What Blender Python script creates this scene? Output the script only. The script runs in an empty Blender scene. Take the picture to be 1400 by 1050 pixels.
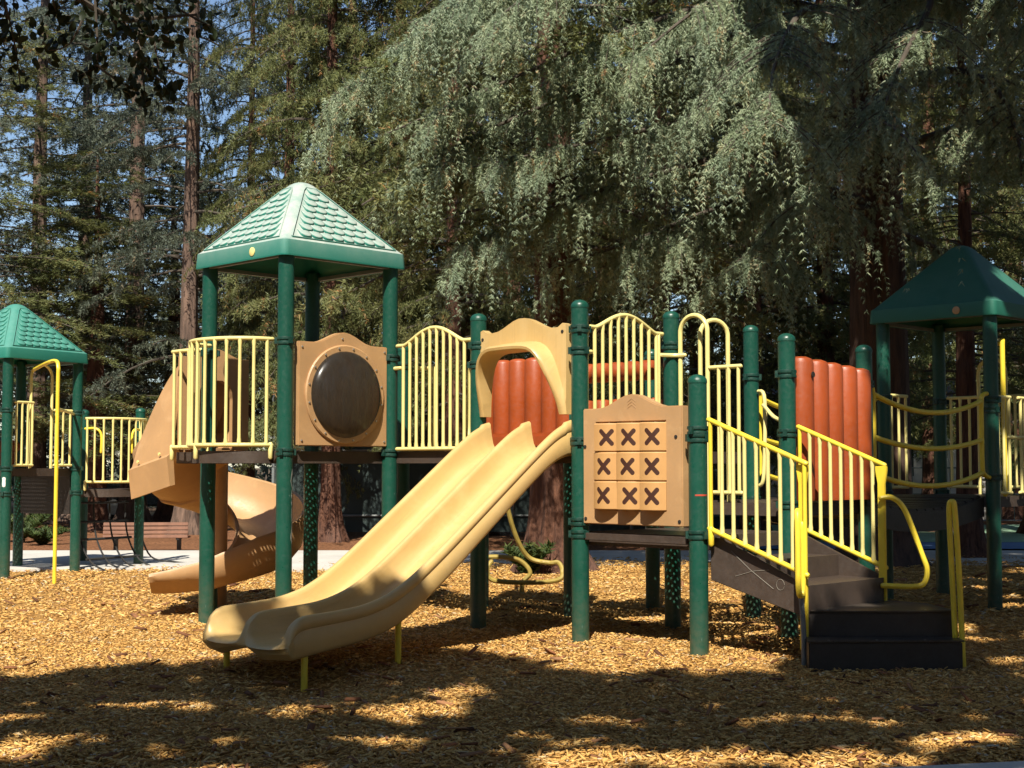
import bpy, bmesh, math, random
import numpy as np
from mathutils import Vector, Matrix

# ------------------------------------------------------------------ camera, sky, sun
sc = bpy.context.scene
col = sc.collection
F_PX = 1940.0                      # focal length in pixels of a 1400 px wide picture
EYE = 1.2617
PITCH = math.atan(112.0 / F_PX)
cam_d = bpy.data.cameras.new('camera')
cam = bpy.data.objects.new('camera', cam_d); col.objects.link(cam)
cam_d.sensor_width = 36.0
cam_d.lens = 36.0 * F_PX / 1400.0
cam_d.clip_end = 2000.0
cam.location = (0, 0, EYE)
cam.rotation_euler = (math.pi / 2 + PITCH, 0, 0)
sc.camera = cam

SUN_EL = math.radians(50.0)
AZ = math.radians(8.0)             # light travels away from the camera, a little to the right
LH = Vector((math.sin(AZ), math.cos(AZ)))
w = bpy.data.worlds.new('World'); sc.world = w; w.use_nodes = True
nt = w.node_tree
sky = nt.nodes.new('ShaderNodeTexSky'); sky.sky_type = 'NISHITA'; sky.sun_disc = False
sky.sun_elevation = SUN_EL; sky.sun_rotation = math.radians(188.0)
sky.air_density = 1.0; sky.dust_density = 0.3; sky.ozone_density = 2.2
nt.links.new(sky.outputs[0], nt.nodes['Background'].inputs[0])
nt.nodes['Background'].inputs[1].default_value = 0.09
sun_d = bpy.data.lights.new('sun', 'SUN'); sun_d.energy = 5.0; sun_d.angle = math.radians(0.5)
sun_d.color = (1.0, 0.93, 0.80)
sun = bpy.data.objects.new('sun', sun_d); col.objects.link(sun)
ld = Vector((LH.x * math.cos(SUN_EL), LH.y * math.cos(SUN_EL), -math.sin(SUN_EL)))
sun.rotation_euler = ld.to_track_quat('-Z', 'Y').to_euler()
sun.location = (-6, -20, 30)
SHX, SHY = LH.x / math.tan(SUN_EL), LH.y / math.tan(SUN_EL)    # shadow shift per metre of height

vs = sc.view_settings
vs.view_transform = 'Standard'; vs.look = 'None'; vs.exposure = 0.66; vs.gamma = 1.0
vs.use_curve_mapping = False
cy = sc.cycles
cy.use_denoising = True
cy.max_bounces = 6; cy.transparent_max_bounces = 10
cy.diffuse_bounces = 3; cy.glossy_bounces = 2; cy.transmission_bounces = 4
cy.sample_clamp_indirect = 6.0

RNG = np.random.default_rng(7)
random.seed(5)

# ------------------------------------------------------------------ materials
MATS = {}
def nodes_mat(name):
    m = bpy.data.materials.new(name); m.use_nodes = True
    t = m.node_tree
    return m, t, t.nodes['Principled BSDF']

def N(t, kind, **kw):
    n = t.nodes.new(kind)
    for k, v in kw.items():
        setattr(n, k, v)
    return n

def math_node(t, op, a, b=None, c=None):
    n = N(t, 'ShaderNodeMath', operation=op)
    for i, q in enumerate((a, b, c)):
        if q is None: continue
        if isinstance(q, (int, float)): n.inputs[i].default_value = q
        else: t.links.new(q, n.inputs[i])
    return n.outputs[0]

def mixc(t, fac, a, b):
    n = N(t, 'ShaderNodeMix', data_type='RGBA')
    if isinstance(fac, (int, float)): n.inputs[0].default_value = fac
    else: t.links.new(fac, n.inputs[0])
    for i, q in ((6, a), (7, b)):
        if isinstance(q, (tuple, list)): n.inputs[i].default_value = (*q[:3], 1)
        else: t.links.new(q, n.inputs[i])
    return n.outputs[2]

def noise(t, scale, detail=4, rough=0.6, vec=None, dist=0.0):
    n = N(t, 'ShaderNodeTexNoise')
    n.inputs['Scale'].default_value = scale; n.inputs['Detail'].default_value = detail
    n.inputs['Roughness'].default_value = rough; n.inputs['Distortion'].default_value = dist
    if vec is not None: t.links.new(vec, n.inputs['Vector'])
    return n.outputs[0]

def ramp(t, fac, p0, p1):
    n = N(t, 'ShaderNodeMapRange')
    t.links.new(fac, n.inputs[0]); n.inputs[1].default_value = p0; n.inputs[2].default_value = p1
    return n.outputs[0]

def coords(t, scale=None):
    c = N(t, 'ShaderNodeTexCoord').outputs['Object']
    if scale:
        mp = N(t, 'ShaderNodeMapping'); mp.inputs['Scale'].default_value = scale
        t.links.new(c, mp.inputs['Vector']); return mp.outputs[0]
    return c

def bump(t, b, h, strength, dist=0.01):
    n = N(t, 'ShaderNodeBump'); n.inputs['Strength'].default_value = strength; n.inputs['Distance'].default_value = dist
    t.links.new(h, n.inputs['Height']); t.links.new(n.outputs[0], b.inputs['Normal'])

def plain(name, c, rough=0.5, var=0.12, scale=6.0, bmp=0.0, bscale=120.0, wear=None, wear_at=(0.62, 0.72), wear_scale=5.0, metallic=0.0, spec=0.5):
    """painted or moulded surface: slow colour drift, a little roughness variation, optional worn patches"""
    m, t, b = nodes_mat(name)
    v = coords(t)
    n1 = noise(t, scale, 5, 0.6, v)
    lo = tuple(x * (1 - var) for x in c); hi = tuple(min(1, x * (1 + var)) for x in c)
    cc = mixc(t, ramp(t, n1, 0.3, 0.7), lo, hi)
    n3 = noise(t, 38.0, 6, 0.7, v)
    cc = mixc(t, math_node(t, 'MULTIPLY', ramp(t, n3, 0.45, 0.8), 0.18), cc, tuple(0.5 * x + 0.10 for x in c))
    if wear:
        n2 = noise(t, wear_scale, 8, 0.7, v, 0.6)
        cc = mixc(t, ramp(t, n2, *wear_at), cc, wear)
    t.links.new(cc, b.inputs['Base Color'])
    r = N(t, 'ShaderNodeMapRange'); t.links.new(n3, r.inputs[0])
    r.inputs[1].default_value = .3; r.inputs[2].default_value = .7
    r.inputs[3].default_value = max(0.05, rough - 0.08); r.inputs[4].default_value = min(1, rough + 0.14)
    t.links.new(r.outputs[0], b.inputs['Roughness'])
    b.inputs['Metallic'].default_value = metallic
    b.inputs['Specular IOR Level'].default_value = spec
    if bmp: bump(t, b, noise(t, bscale, 3, 0.6, v), bmp, 0.004)
    MATS[name] = m
    return m

plain('green_paint', (0.007, 0.070, 0.046), 0.33, 0.15, 3.0, 0.15, 250, wear=(0.03, 0.12, 0.09), wear_at=(0.66, 0.86))
plain('green_clamp', (0.006, 0.042, 0.030), 0.4, 0.2, 20)
plain('yellow_paint', (0.80, 0.70, 0.27), 0.36, 0.10, 4.0, 0.1, 200, wear=(0.50, 0.38, 0.10), wear_at=(0.68, 0.80))
plain('strong_yellow', (0.84, 0.64, 0.05), 0.36, 0.10, 4.0, 0.1, 200, wear=(0.42, 0.30, 0.08), wear_at=(0.62, 0.78))
plain('tan_plastic', (0.47, 0.278, 0.128), 0.45, 0.10, 2.5, 0.2, 300, wear=(0.62, 0.40, 0.20), wear_at=(0.55, 0.9))
plain('slide_plastic', (0.58, 0.388, 0.148), 0.34, 0.10, 1.6, 0.12, 300, wear=(0.66, 0.47, 0.21), wear_at=(0.5, 0.85), wear_scale=2.2)
plain('orange_plastic', (0.33, 0.062, 0.012), 0.42, 0.14, 3.0, 0.2, 200, wear=(0.38, 0.10, 0.03), wear_at=(0.6, 0.95))
plain('brown_coating', (0.060, 0.042, 0.032), 0.5, 0.2, 8.0, 0.4, 260, wear=(0.12, 0.09, 0.07), wear_at=(0.6, 0.85))
plain('black_coating', (0.028, 0.022, 0.019), 0.42, 0.25, 8.0, 0.4, 260, wear=(0.07, 0.055, 0.045), wear_at=(0.62, 0.85))
plain('bench_scratch', (0.20, 0.18, 0.15), 0.8)
plain('old_yellow', (0.34, 0.25, 0.055), 0.5, 0.25, 6.0)
plain('steel', (0.5, 0.5, 0.48), 0.35, 0.1, 20, metallic=0.9)
plain('dark_hole', (0.012, 0.01, 0.008), 0.9)
plain('concrete', (0.52, 0.50, 0.46), 0.9, 0.14, 1.1, 0.5, 60, wear=(0.30, 0.27, 0.22), wear_at=(0.58, 0.75), wear_scale=3.0)
plain('bench_wood', (0.20, 0.088, 0.05), 0.6, 0.25, 7.0, 0.4, 90)
plain('rope_black', (0.02, 0.02, 0.02), 0.8)
plain('court_blue', (0.10, 0.19, 0.36), 0.8, 0.08, 1.0)
plain('court_green', (0.22, 0.36, 0.24), 0.8, 0.08, 1.0)
plain('white_wall', (0.74, 0.73, 0.70), 0.8, 0.06, 2.0)
plain('windscreen', (0.030, 0.050, 0.048), 0.75, 0.3, 1.2, 0.3, 30)
plain('fence_metal', (0.16, 0.18, 0.18), 0.45, 0.2, 5.0)
plain('car_paint', (0.035, 0.050, 0.048), 0.22, 0.05, 2.0)
plain('tyre', (0.015, 0.015, 0.015), 0.85)
plain('glass_dark', (0.03, 0.04, 0.045), 0.08, 0.05)
plain('lamp_clear', (0.7, 0.7, 0.68), 0.15)
plain('twig_bark', (0.075, 0.060, 0.045), 0.9, 0.3, 9.0)

def tread_mat():
    m, t, b = nodes_mat('tread')
    v = coords(t)
    vor = N(t, 'ShaderNodeTexVoronoi'); vor.inputs['Scale'].default_value = 42; vor.inputs['Randomness'].default_value = 0.0; t.links.new(v, vor.inputs['Vector'])
    dots = ramp(t, vor.outputs['Distance'], 0.34, 0.28)
    n1 = noise(t, 3.5, 6, .7, v)
    cc = mixc(t, ramp(t, n1, .4, .7), (0.035, 0.028, 0.024), (0.11, 0.09, 0.07))
    cc = mixc(t, dots, cc, (0.012, 0.010, 0.009))
    t.links.new(cc, b.inputs['Base Color']); b.inputs['Roughness'].default_value = .38
    bump(t, b, dots, -.6, .006)
    MATS['tread'] = m
tread_mat()

def roof_mat(name, base, dust, amount):
    m, t, b = nodes_mat(name)
    v = coords(t)
    n1 = noise(t, 9.0, 8, 0.7, v); n2 = noise(t, 2.2, 4, 0.6, v)
    geo = N(t, 'ShaderNodeNewGeometry')
    sep = N(t, 'ShaderNodeSeparateXYZ'); t.links.new(geo.outputs['Normal'], sep.inputs[0])
    up = ramp(t, sep.outputs[2], -0.15, 0.65)          # settled dust and chalking on upward faces
    f = math_node(t, 'MULTIPLY', up, ramp(t, math_node(t, 'ADD', math_node(t, 'MULTIPLY', n1, .6), math_node(t, 'MULTIPLY', n2, .5)), 0.16, 0.62))
    f = math_node(t, 'MULTIPLY', f, amount)
    t.links.new(mixc(t, f, base, dust), b.inputs['Base Color'])
    b.inputs['Roughness'].default_value = 0.5
    bump(t, b, n1, 0.15, 0.004)
    MATS[name] = m
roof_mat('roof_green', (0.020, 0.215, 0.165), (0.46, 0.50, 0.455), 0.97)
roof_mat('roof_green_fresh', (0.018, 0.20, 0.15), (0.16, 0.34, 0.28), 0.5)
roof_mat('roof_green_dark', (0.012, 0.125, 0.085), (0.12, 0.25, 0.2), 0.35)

def perforated():
    m, t, b = nodes_mat('perforated_deck')
    sep = N(t, 'ShaderNodeSeparateXYZ'); t.links.new(coords(t), sep.inputs[0])
    p = 0.036
    def cell(o):
        q = math_node(t, 'FRACT', math_node(t, 'MULTIPLY', o, 1 / p))
        return math_node(t, 'ABSOLUTE', math_node(t, 'SUBTRACT', q, 0.5))
    x = cell(sep.outputs[0]); y = cell(sep.outputs[1])
    d2 = math_node(t, 'ADD', math_node(t, 'MULTIPLY', x, x), math_node(t, 'MULTIPLY', y, y))
    hole = math_node(t, 'LESS_THAN', d2, 0.042)
    b.inputs['Base Color'].default_value = (0.06, 0.042, 0.032, 1); b.inputs['Roughness'].default_value = 0.5
    tr = N(t, 'ShaderNodeBsdfTransparent'); mx = N(t, 'ShaderNodeMixShader')
    t.links.new(hole, mx.inputs[0]); t.links.new(b.outputs[0], mx.inputs[1]); t.links.new(tr.outputs[0], mx.inputs[2])
    t.links.new(mx.outputs[0], t.nodes['Material Output'].inputs[0])
    MATS['perforated_deck'] = m
perforated()

def attr_mat(name, cols, rough=0.8, transl=0.0, big=None, spec=0.3):
    """colour picked per piece from the 'rnd' attribute"""
    m, t, b = nodes_mat(name)
    a = N(t, 'ShaderNodeAttribute'); a.attribute_name = 'rnd'
    r = N(t, 'ShaderNodeValToRGB')
    els = r.color_ramp.elements
    while len(els) < len(cols): els.new(0.5)
    for i, (p, c) in enumerate(cols):
        els[i].position = p; els[i].color = (*c, 1)
    t.links.new(a.outputs['Fac'], r.inputs[0])
    cc = r.outputs[0]
    if big:
        g = N(t, 'ShaderNodeNewGeometry')
        n1 = noise(t, big[0], 3, 0.6, g.outputs['Position'])
        cc = mixc(t, math_node(t, 'MULTIPLY', ramp(t, n1, 0.42, 0.68), big[2]), cc, big[1])
    t.links.new(cc, b.inputs['Base Color'])
    b.inputs['Roughness'].default_value = rough; b.inputs['Specular IOR Level'].default_value = spec
    if transl:
        tl = N(t, 'ShaderNodeBsdfTranslucent'); t.links.new(cc, tl.inputs[0])
        mx = N(t, 'ShaderNodeMixShader'); mx.inputs[0].default_value = transl
        t.links.new(b.outputs[0], mx.inputs[1]); t.links.new(tl.outputs[0], mx.inputs[2])
        t.links.new(mx.outputs[0], t.nodes['Material Output'].inputs[0])
    MATS[name] = m
attr_mat('cedar_needles', [(0, (0.12, 0.16, 0.09)), (.4, (0.27, 0.335, 0.20)), (.8, (0.41, 0.47, 0.29)), (.97, (0.50, 0.51, 0.30)), (1, (0.40, 0.24, 0.11))], 0.5, 0.24, (0.9, (0.31, 0.41, 0.31), 0.45))
attr_mat('redwood_needles', [(0, (0.075, 0.098, 0.034)), (.5, (0.155, 0.180, 0.066)), (.86, (0.23, 0.24, 0.092)), (.95, (0.28, 0.21, 0.085)), (1, (0.36, 0.18, 0.07))], 0.55, 0.35, (0.5, (0.22, 0.20, 0.08), 0.4))
attr_mat('far_needles', [(0, (0.085, 0.105, 0.075)), (.6, (0.15, 0.175, 0.125)), (.93, (0.21, 0.22, 0.14)), (1, (0.25, 0.18, 0.10))], 0.6, 0.35, (0.5, (0.15, 0.19, 0.165), 0.5))  # needle colour shifted bluer to paint in distance haze
attr_mat('oak_leaves', [(0, (0.022, 0.034, 0.014)), (1, (0.055, 0.075, 0.028))], 0.5, 0.15)
attr_mat('shrub_leaves', [(0, (0.035, 0.06, 0.018)), (.7, (0.07, 0.11, 0.028)), (1, (0.13, 0.15, 0.045))], 0.6, 0.3)
attr_mat('chips', [(0, (0.26, 0.125, 0.038)), (.12, (0.43, 0.22, 0.06)), (.35, (0.59, 0.325, 0.088)), (.75, (0.69, 0.415, 0.125)), (.93, (0.78, 0.54, 0.22)), (1, (0.48, 0.41, 0.31))], 0.8, 0.0, (0.8, (0.46, 0.27, 0.10), 0.28))
attr_mat('litter_bits', [(0, (0.10, 0.042, 0.02)), (.5, (0.24, 0.10, 0.045)), (1, (0.36, 0.19, 0.09))], 0.9)

def ground_mat(name, dark, mid, light, sc1, bmp, patch=None):
    m, t, b = nodes_mat(name)
    v = coords(t)
    vor = N(t, 'ShaderNodeTexVoronoi'); vor.inputs['Scale'].default_value = sc1
    mp = N(t, 'ShaderNodeMapping'); mp.inputs['Scale'].default_value = (1, 1.7, 1); mp.inputs['Rotation'].default_value = (0, 0, .6)
    nz = N(t, 'ShaderNodeTexNoise'); nz.inputs['Scale'].default_value = 6; t.links.new(v, nz.inputs['Vector'])
    ad = N(t, 'ShaderNodeMix', data_type='VECTOR'); ad.inputs[0].default_value = 0.08
    t.links.new(v, ad.inputs[4]); t.links.new(nz.outputs['Color'], ad.inputs[5])
    t.links.new(ad.outputs[1], mp.inputs[0]); t.links.new(mp.outputs[0], vor.inputs['Vector'])
    sp = N(t, 'ShaderNodeSeparateColor'); t.links.new(vor.outputs['Color'], sp.inputs[0])
    cc = mixc(t, sp.outputs[0], mid, light)
    cc = mixc(t, ramp(t, vor.outputs['Distance'], 0.35, 0.75), cc, dark)
    n1 = noise(t, 0.9, 4, 0.6, v)
    cc = mixc(t, math_node(t, 'MULTIPLY', ramp(t, n1, 0.42, 0.65), 0.35), cc, dark)
    if patch:
        n2 = noise(t, 0.35, 4, 0.6, v)
        cc = mixc(t, ramp(t, n2, 0.5, 0.62), cc, patch)
    t.links.new(cc, b.inputs['Base Color']); b.inputs['Roughness'].default_value = 0.95
    b.inputs['Specular IOR Level'].default_value = 0.2
    bump(t, b, math_node(t, 'ADD', vor.outputs['Distance'], noise(t, sc1 * 1.5, 3, .6, v)), bmp, 0.02)
    MATS[name] = m
ground_mat('chip_bed', (0.26, 0.125, 0.038), (0.46, 0.25, 0.068), (0.62, 0.37, 0.11), 52, 0.7)
ground_mat('litter', (0.10, 0.045, 0.022), (0.25, 0.105, 0.05), (0.34, 0.165, 0.08), 26, 0.8)
ground_mat('earth', (0.05, 0.032, 0.02), (0.12, 0.07, 0.04), (0.16, 0.10, 0.06), 12, 0.6, (0.06, 0.065, 0.03))

def bark(name, c0, c1, sx=9.0):
    m, t, b = nodes_mat(name)
    v = coords(t, (sx, sx, 0.9))
    n1 = noise(t, 1.6, 8, 0.7, v, 0.5)
    n2 = noise(t, 0.7, 3, 0.5, coords(t))
    cc = mixc(t, ramp(t, n1, 0.34, 0.66), c0, c1)
    cc = mixc(t, math_node(t, 'MULTIPLY', ramp(t, n2, 0.5, 0.7), 0.4), cc, tuple(0.6 * x + .06 for x in c1))
    t.links.new(cc, b.inputs['Base Color']); b.inputs['Roughness'].default_value = 0.95
    bump(t, b, n1, 1.0, 0.05)
    MATS[name] = m
bark('redwood_bark', (0.045, 0.019, 0.013), (0.20, 0.088, 0.050))
bark('grey_bark', (0.055, 0.038, 0.03), (0.23, 0.145, 0.105))
bark('cedar_bark', (0.030, 0.020, 0.016), (0.13, 0.075, 0.052))

def bubble_mat():
    m, t, b = nodes_mat('smoked_dome')
    n1 = noise(t, 7.0, 6, 0.7, coords(t), 0.4); n2 = noise(t, 1.5, 8, 0.75, coords(t, (3, 14, 3)), 1.0)
    b.inputs['Base Color'].default_value = (0.035, 0.033, 0.030, 1)
    r = N(t, 'ShaderNodeMapRange'); t.links.new(n1, r.inputs[0]); r.inputs[3].default_value = .10; r.inputs[4].default_value = .40
    t.links.new(r.outputs[0], b.inputs['Roughness'])
    tr = N(t, 'ShaderNodeBsdfTransparent'); tr.inputs[0].default_value = (0.40, 0.40, 0.40, 1)
    mx = N(t, 'ShaderNodeMixShader')
    t.links.new(ramp(t, n2, 0.05, 0.95), mx.inputs[0])
    t.links.new(tr.outputs[0], mx.inputs[1]); t.links.new(b.outputs[0], mx.inputs[2])
    t.links.new(mx.outputs[0], t.nodes['Material Output'].inputs[0])
    MATS['smoked_dome'] = m
bubble_mat()

def slide_mat():
    m = MATS['slide_plastic']; t = m.node_tree; b = t.nodes['Principled BSDF']
    old = b.inputs['Base Color'].links[0].from_socket
    st1 = noise(t, 1.0, 6, 0.7, coords(t, (46, 1.3, 1.3)))          # scratches along the run
    st2 = noise(t, 1.0, 5, 0.6, coords(t, (9, 0.8, 0.8)), 0.3)
    cc = mixc(t, math_node(t, 'MULTIPLY', ramp(t, st1, 0.56, 0.70), 0.35), old, (0.40, 0.25, 0.10))
    cc = mixc(t, math_node(t, 'MULTIPLY', ramp(t, st2, 0.50, 0.72), 0.30), cc, (0.70, 0.53, 0.27))
    t.links.new(cc, b.inputs['Base Color'])
    m = MATS['green_paint']; t = m.node_tree; b = t.nodes['Principled BSDF']       # splashed dirt low on the posts
    old = b.inputs['Base Color'].links[0].from_socket
    sep = N(t, 'ShaderNodeSeparateXYZ'); t.links.new(coords(t), sep.inputs[0])
    f = math_node(t, 'MULTIPLY', ramp(t, sep.outputs[2], 0.45, 0.0), ramp(t, noise(t, 22, 6, .7, coords(t)), .35, .7))
    cc = mixc(t, math_node(t, 'MULTIPLY', f, .5), old, (0.16, 0.12, 0.07))
    sc_ = noise(t, 70, 3, .6, coords(t, (1, 1, .35)))
    cc = mixc(t, ramp(t, sc_, .70, .74), cc, (0.10, 0.18, 0.15))
    t.links.new(cc, b.inputs['Base Color'])
slide_mat()

def xblock_mat():
    m, t, b = nodes_mat('cross_block')
    sep = N(t, 'ShaderNodeSeparateXYZ'); t.links.new(coords(t), sep.inputs[0])
    x, y, z = sep.outputs
    r2 = 0.70711
    p = math_node(t, 'MULTIPLY', math_node(t, 'ADD', math_node(t, 'MULTIPLY', x, 1.12), z), r2)
    q = math_node(t, 'MULTIPLY', math_node(t, 'SUBTRACT', math_node(t, 'MULTIPLY', x, 1.12), z), r2)
    def cap(u, v, L=0.078, R=0.0165):
        du = math_node(t, 'MAXIMUM', math_node(t, 'SUBTRACT', math_node(t, 'ABSOLUTE', u), L - R), 0.0)
        d = math_node(t, 'ADD', math_node(t, 'MULTIPLY', du, du), math_node(t, 'MULTIPLY', v, v))
        return math_node(t, 'LESS_THAN', d, R * R)
    mk = math_node(t, 'MAXIMUM', cap(p, q), cap(q, p))
    mk = math_node(t, 'MULTIPLY', mk, math_node(t, 'LESS_THAN', y, -0.02))
    n1 = noise(t, 14, 5, .6, coords(t))
    tan = mixc(t, n1, (0.50, 0.27, 0.10), (0.60, 0.34, 0.13))
    t.links.new(mixc(t, mk, tan, (0.055, 0.020, 0.013)), b.inputs['Base Color'])
    b.inputs['Roughness'].default_value = 0.45
    MATS['cross_block'] = m
xblock_mat()

# ------------------------------------------------------------------ mesh helpers
def tag(o, label=None, cat=None, group=None, kind=None):
    if label: o['label'] = label
    if cat: o['category'] = cat
    if group: o['group'] = group
    if kind: o['kind'] = kind
    return o

def empty(name, loc=(0, 0, 0), rz=0.0, parent=None):
    o = bpy.data.objects.new(name, None); col.objects.link(o)
    o.location = loc; o.rotation_euler = (0, 0, rz); o.empty_display_size = 0.2
    if parent: o.parent = parent
    return o

def put(name, me, parent=None, loc=(0, 0, 0), rot=(0, 0, 0), scale=None):
    o = bpy.data.objects.new(name, me); col.objects.link(o)
    o.location = loc; o.rotation_euler = rot
    if scale: o.scale = scale
    if parent: o.parent = parent
    return o

def np_mesh(name, V, Fc, mat, rnd=None, smooth=False):
    V = np.asarray(V, np.float32).reshape(-1, 3); Fc = np.asarray(Fc, np.int32)
    n, k = Fc.shape
    me = bpy.data.meshes.new(name)
    me.vertices.add(len(V)); me.vertices.foreach_set('co', V.ravel())
    me.loops.add(n * k); me.loops.foreach_set('vertex_index', Fc.ravel())
    me.polygons.add(n); me.polygons.foreach_set('loop_start', np.arange(0, n * k, k, dtype=np.int32))
    if smooth: me.polygons.foreach_set('use_smooth', np.ones(n, bool))
    me.update(calc_edges=True)
    if rnd is not None:
        a = me.attributes.new('rnd', 'FLOAT', 'FACE'); a.data.foreach_set('value', np.asarray(rnd, np.float32))
    me.materials.append(MATS[mat])
    return me

class MB:
    def __init__(s): s.V = []; s.F = []; s.M = []; s.mi = 0
    def add(s, V, Fc):
        o = len(s.V)
        s.V += [tuple(float(c) for c in v) for v in V]
        for f in Fc: s.F.append(tuple(o + i for i in f)); s.M.append(s.mi)
        return s
    def box(s, c, size, rz=0.0, M=None):
        hx, hy, hz = (q / 2 for q in size)
        P = [Vector((x * hx, y * hy, z * hz)) for x in (-1, 1) for y in (-1, 1) for z in (-1, 1)]
        R = M if M is not None else Matrix.Rotation(rz, 3, 'Z')
        P = [R @ p + Vector(c) for p in P]
        return s.add(P, [(0, 1, 3, 2), (4, 6, 7, 5), (0, 4, 5, 1), (2, 3, 7, 6), (0, 2, 6, 4), (1, 5, 7, 3)])
    def loft(s, rings, close_ring=True, cap=True, close_path=False):
        n = len(rings[0]); V = [p for r in rings for p in r]; Fc = []
        m = len(rings)
        for i in range(m if close_path else m - 1):
            i2 = (i + 1) % m
            for j in range(n if close_ring else n - 1):
                k = (j + 1) % n
                Fc.append((i * n + j, i * n + k, i2 * n + k, i2 * n + j))
        if cap and close_ring and not close_path:
            Fc.append(tuple(range(n - 1, -1, -1))); Fc.append(tuple((m - 1) * n + j for j in range(n)))
        return s.add(V, Fc)
    def tube(s, path, r, n=8, round_ends=False, flat=None):
        P = [Vector(p) for p in path]; m = len(P)
        rad = list(r) if hasattr(r, '__len__') else [r] * m
        T = []
        for i in range(m):
            a = P[min(i + 1, m - 1)] - P[max(i - 1, 0)]
            T.append(a.normalized())
        ref = Vector((0, 0, 1)) if abs(T[0].z) < 0.9 else Vector((1, 0, 0))
        nrm = T[0].cross(ref).normalized(); rings = []
        if round_ends:
            P = [P[0] - T[0] * rad[0] * .6] + P + [P[-1] + T[-1] * rad[-1] * .6]
            rad = [rad[0] * .55] + rad + [rad[-1] * .55]; T = [T[0]] + T + [T[-1]]; m += 2
        for i in range(m):
            nrm = (nrm - T[i] * nrm.dot(T[i])).normalized(); bn = T[i].cross(nrm)
            rings.append([P[i] + (nrm * math.cos(q) + bn * math.sin(q)) * rad[i] for q in (2 * math.pi * j / n for j in range(n))])
        return s.loft(rings)
    def lathe(s, prof, c=(0, 0, 0), n=16, axis='Z'):
        rings = []
        for r, z in prof:
            ring = []
            for j in range(n):
                q = 2 * math.pi * j / n
                p = (r * math.cos(q), r * math.sin(q), z)
                if axis == 'X': p = (p[2], p[0], p[1])
                if axis == 'Y': p = (p[0], -p[2], p[1])
                ring.append((p[0] + c[0], p[1] + c[1], p[2] + c[2]))
            rings.append(ring)
        return s.loft(rings)
    def prism(s, outline, d0, d1, f):
        """2-D outline (p,q) pushed from depth d0 to d1; f(p,q,d) -> xyz"""
        return s.loft([[f(p, q, d0) for p, q in outline], [f(p, q, d1) for p, q in outline]])
    def mesh(s, name, mats, angle=40.0, bevel=0.0, seg=2):
        me = bpy.data.meshes.new(name)
        me.from_pydata(s.V, [], s.F)
        mats = [mats] if isinstance(mats, str) else mats
        for q in mats: me.materials.append(MATS[q])
        if len(mats) > 1: me.polygons.foreach_set('material_index', s.M)
        bm = bmesh.new(); bm.from_mesh(me)
        bmesh.ops.recalc_face_normals(bm, faces=bm.faces)
        if bevel:
            ed = [e for e in bm.edges if len(e.link_faces) == 2 and e.calc_face_angle(0) > math.radians(35)]
            bmesh.ops.bevel(bm, geom=ed, offset=bevel, segments=seg, affect='EDGES', clamp_overlap=True)
        bm.to_mesh(me); bm.free()
        me.polygons.foreach_set('use_smooth', np.ones(len(me.polygons), bool))
        me.set_sharp_from_angle(angle=math.radians(angle))
        me.update()
        return me
    def build(s, name, mats, parent=None, angle=40.0, bevel=0.0, seg=2, loc=(0, 0, 0)):
        return put(name, s.mesh(name, mats, angle, bevel, seg), parent, loc)

def smoothpath(P, n=6, closed=False):
    """Catmull-Rom through the points"""
    P = [Vector(p) for p in P]; out = []
    m = len(P)
    for i in range(m - 1):
        p0 = P[max(i - 1, 0)]; p1 = P[i]; p2 = P[i + 1]; p3 = P[min(i + 2, m - 1)]
        for k in range(n):
            t = k / n
            out.append(0.5 * ((2 * p1) + (p2 - p0) * t + (2 * p0 - 5 * p1 + 4 * p2 - p3) * t * t + (3 * p1 - p0 - 3 * p2 + p3) * t ** 3))
    out.append(P[-1])
    return out

def interp(x, xs, ys): return float(np.interp(x, xs, ys))

# ------------------------------------------------------------------ the setting
def zg(x, y):
    """height of the chip bed: a shallow dip on the left and soft heaps"""
    x = np.asarray(x, float); y = np.asarray(y, float)
    t = np.clip((-1.0 - x) / 2.0, 0, 1); t = t * t * (3 - 2 * t)
    h = -0.065 * t
    h = h - 0.11 * np.exp(-(((x + 1.45) / .85) ** 2 + ((y - 8.55) / .75) ** 2))
    h = h + 0.016 * np.sin(1.9 * x + .4 * y) * np.sin(1.3 * y + 1.0) + 0.010 * np.sin(4.1 * x + 2.2 * y + 1) * np.sin(3.3 * y - 1.7 * x)
    return h

def sheet(name, x0, x1, y0, y1, z, mat, nx=1, ny=1, fz=None):
    xs = np.linspace(x0, x1, nx + 1); ys = np.linspace(y0, y1, ny + 1)
    X, Y = np.meshgrid(xs, ys)
    Z = np.full_like(X, z) if fz is None else fz(X, Y)
    V = np.stack([X, Y, Z], -1).reshape(-1, 3)
    i = np.arange(ny)[:, None] * (nx + 1) + np.arange(nx)[None, :]
    i = i.ravel()
    Fc = np.stack([i, i + 1, i + nx + 2, i + nx + 1], 1)
    return tag(put(name, np_mesh(name, V, Fc, mat, smooth=True)), kind='structure')

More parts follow.
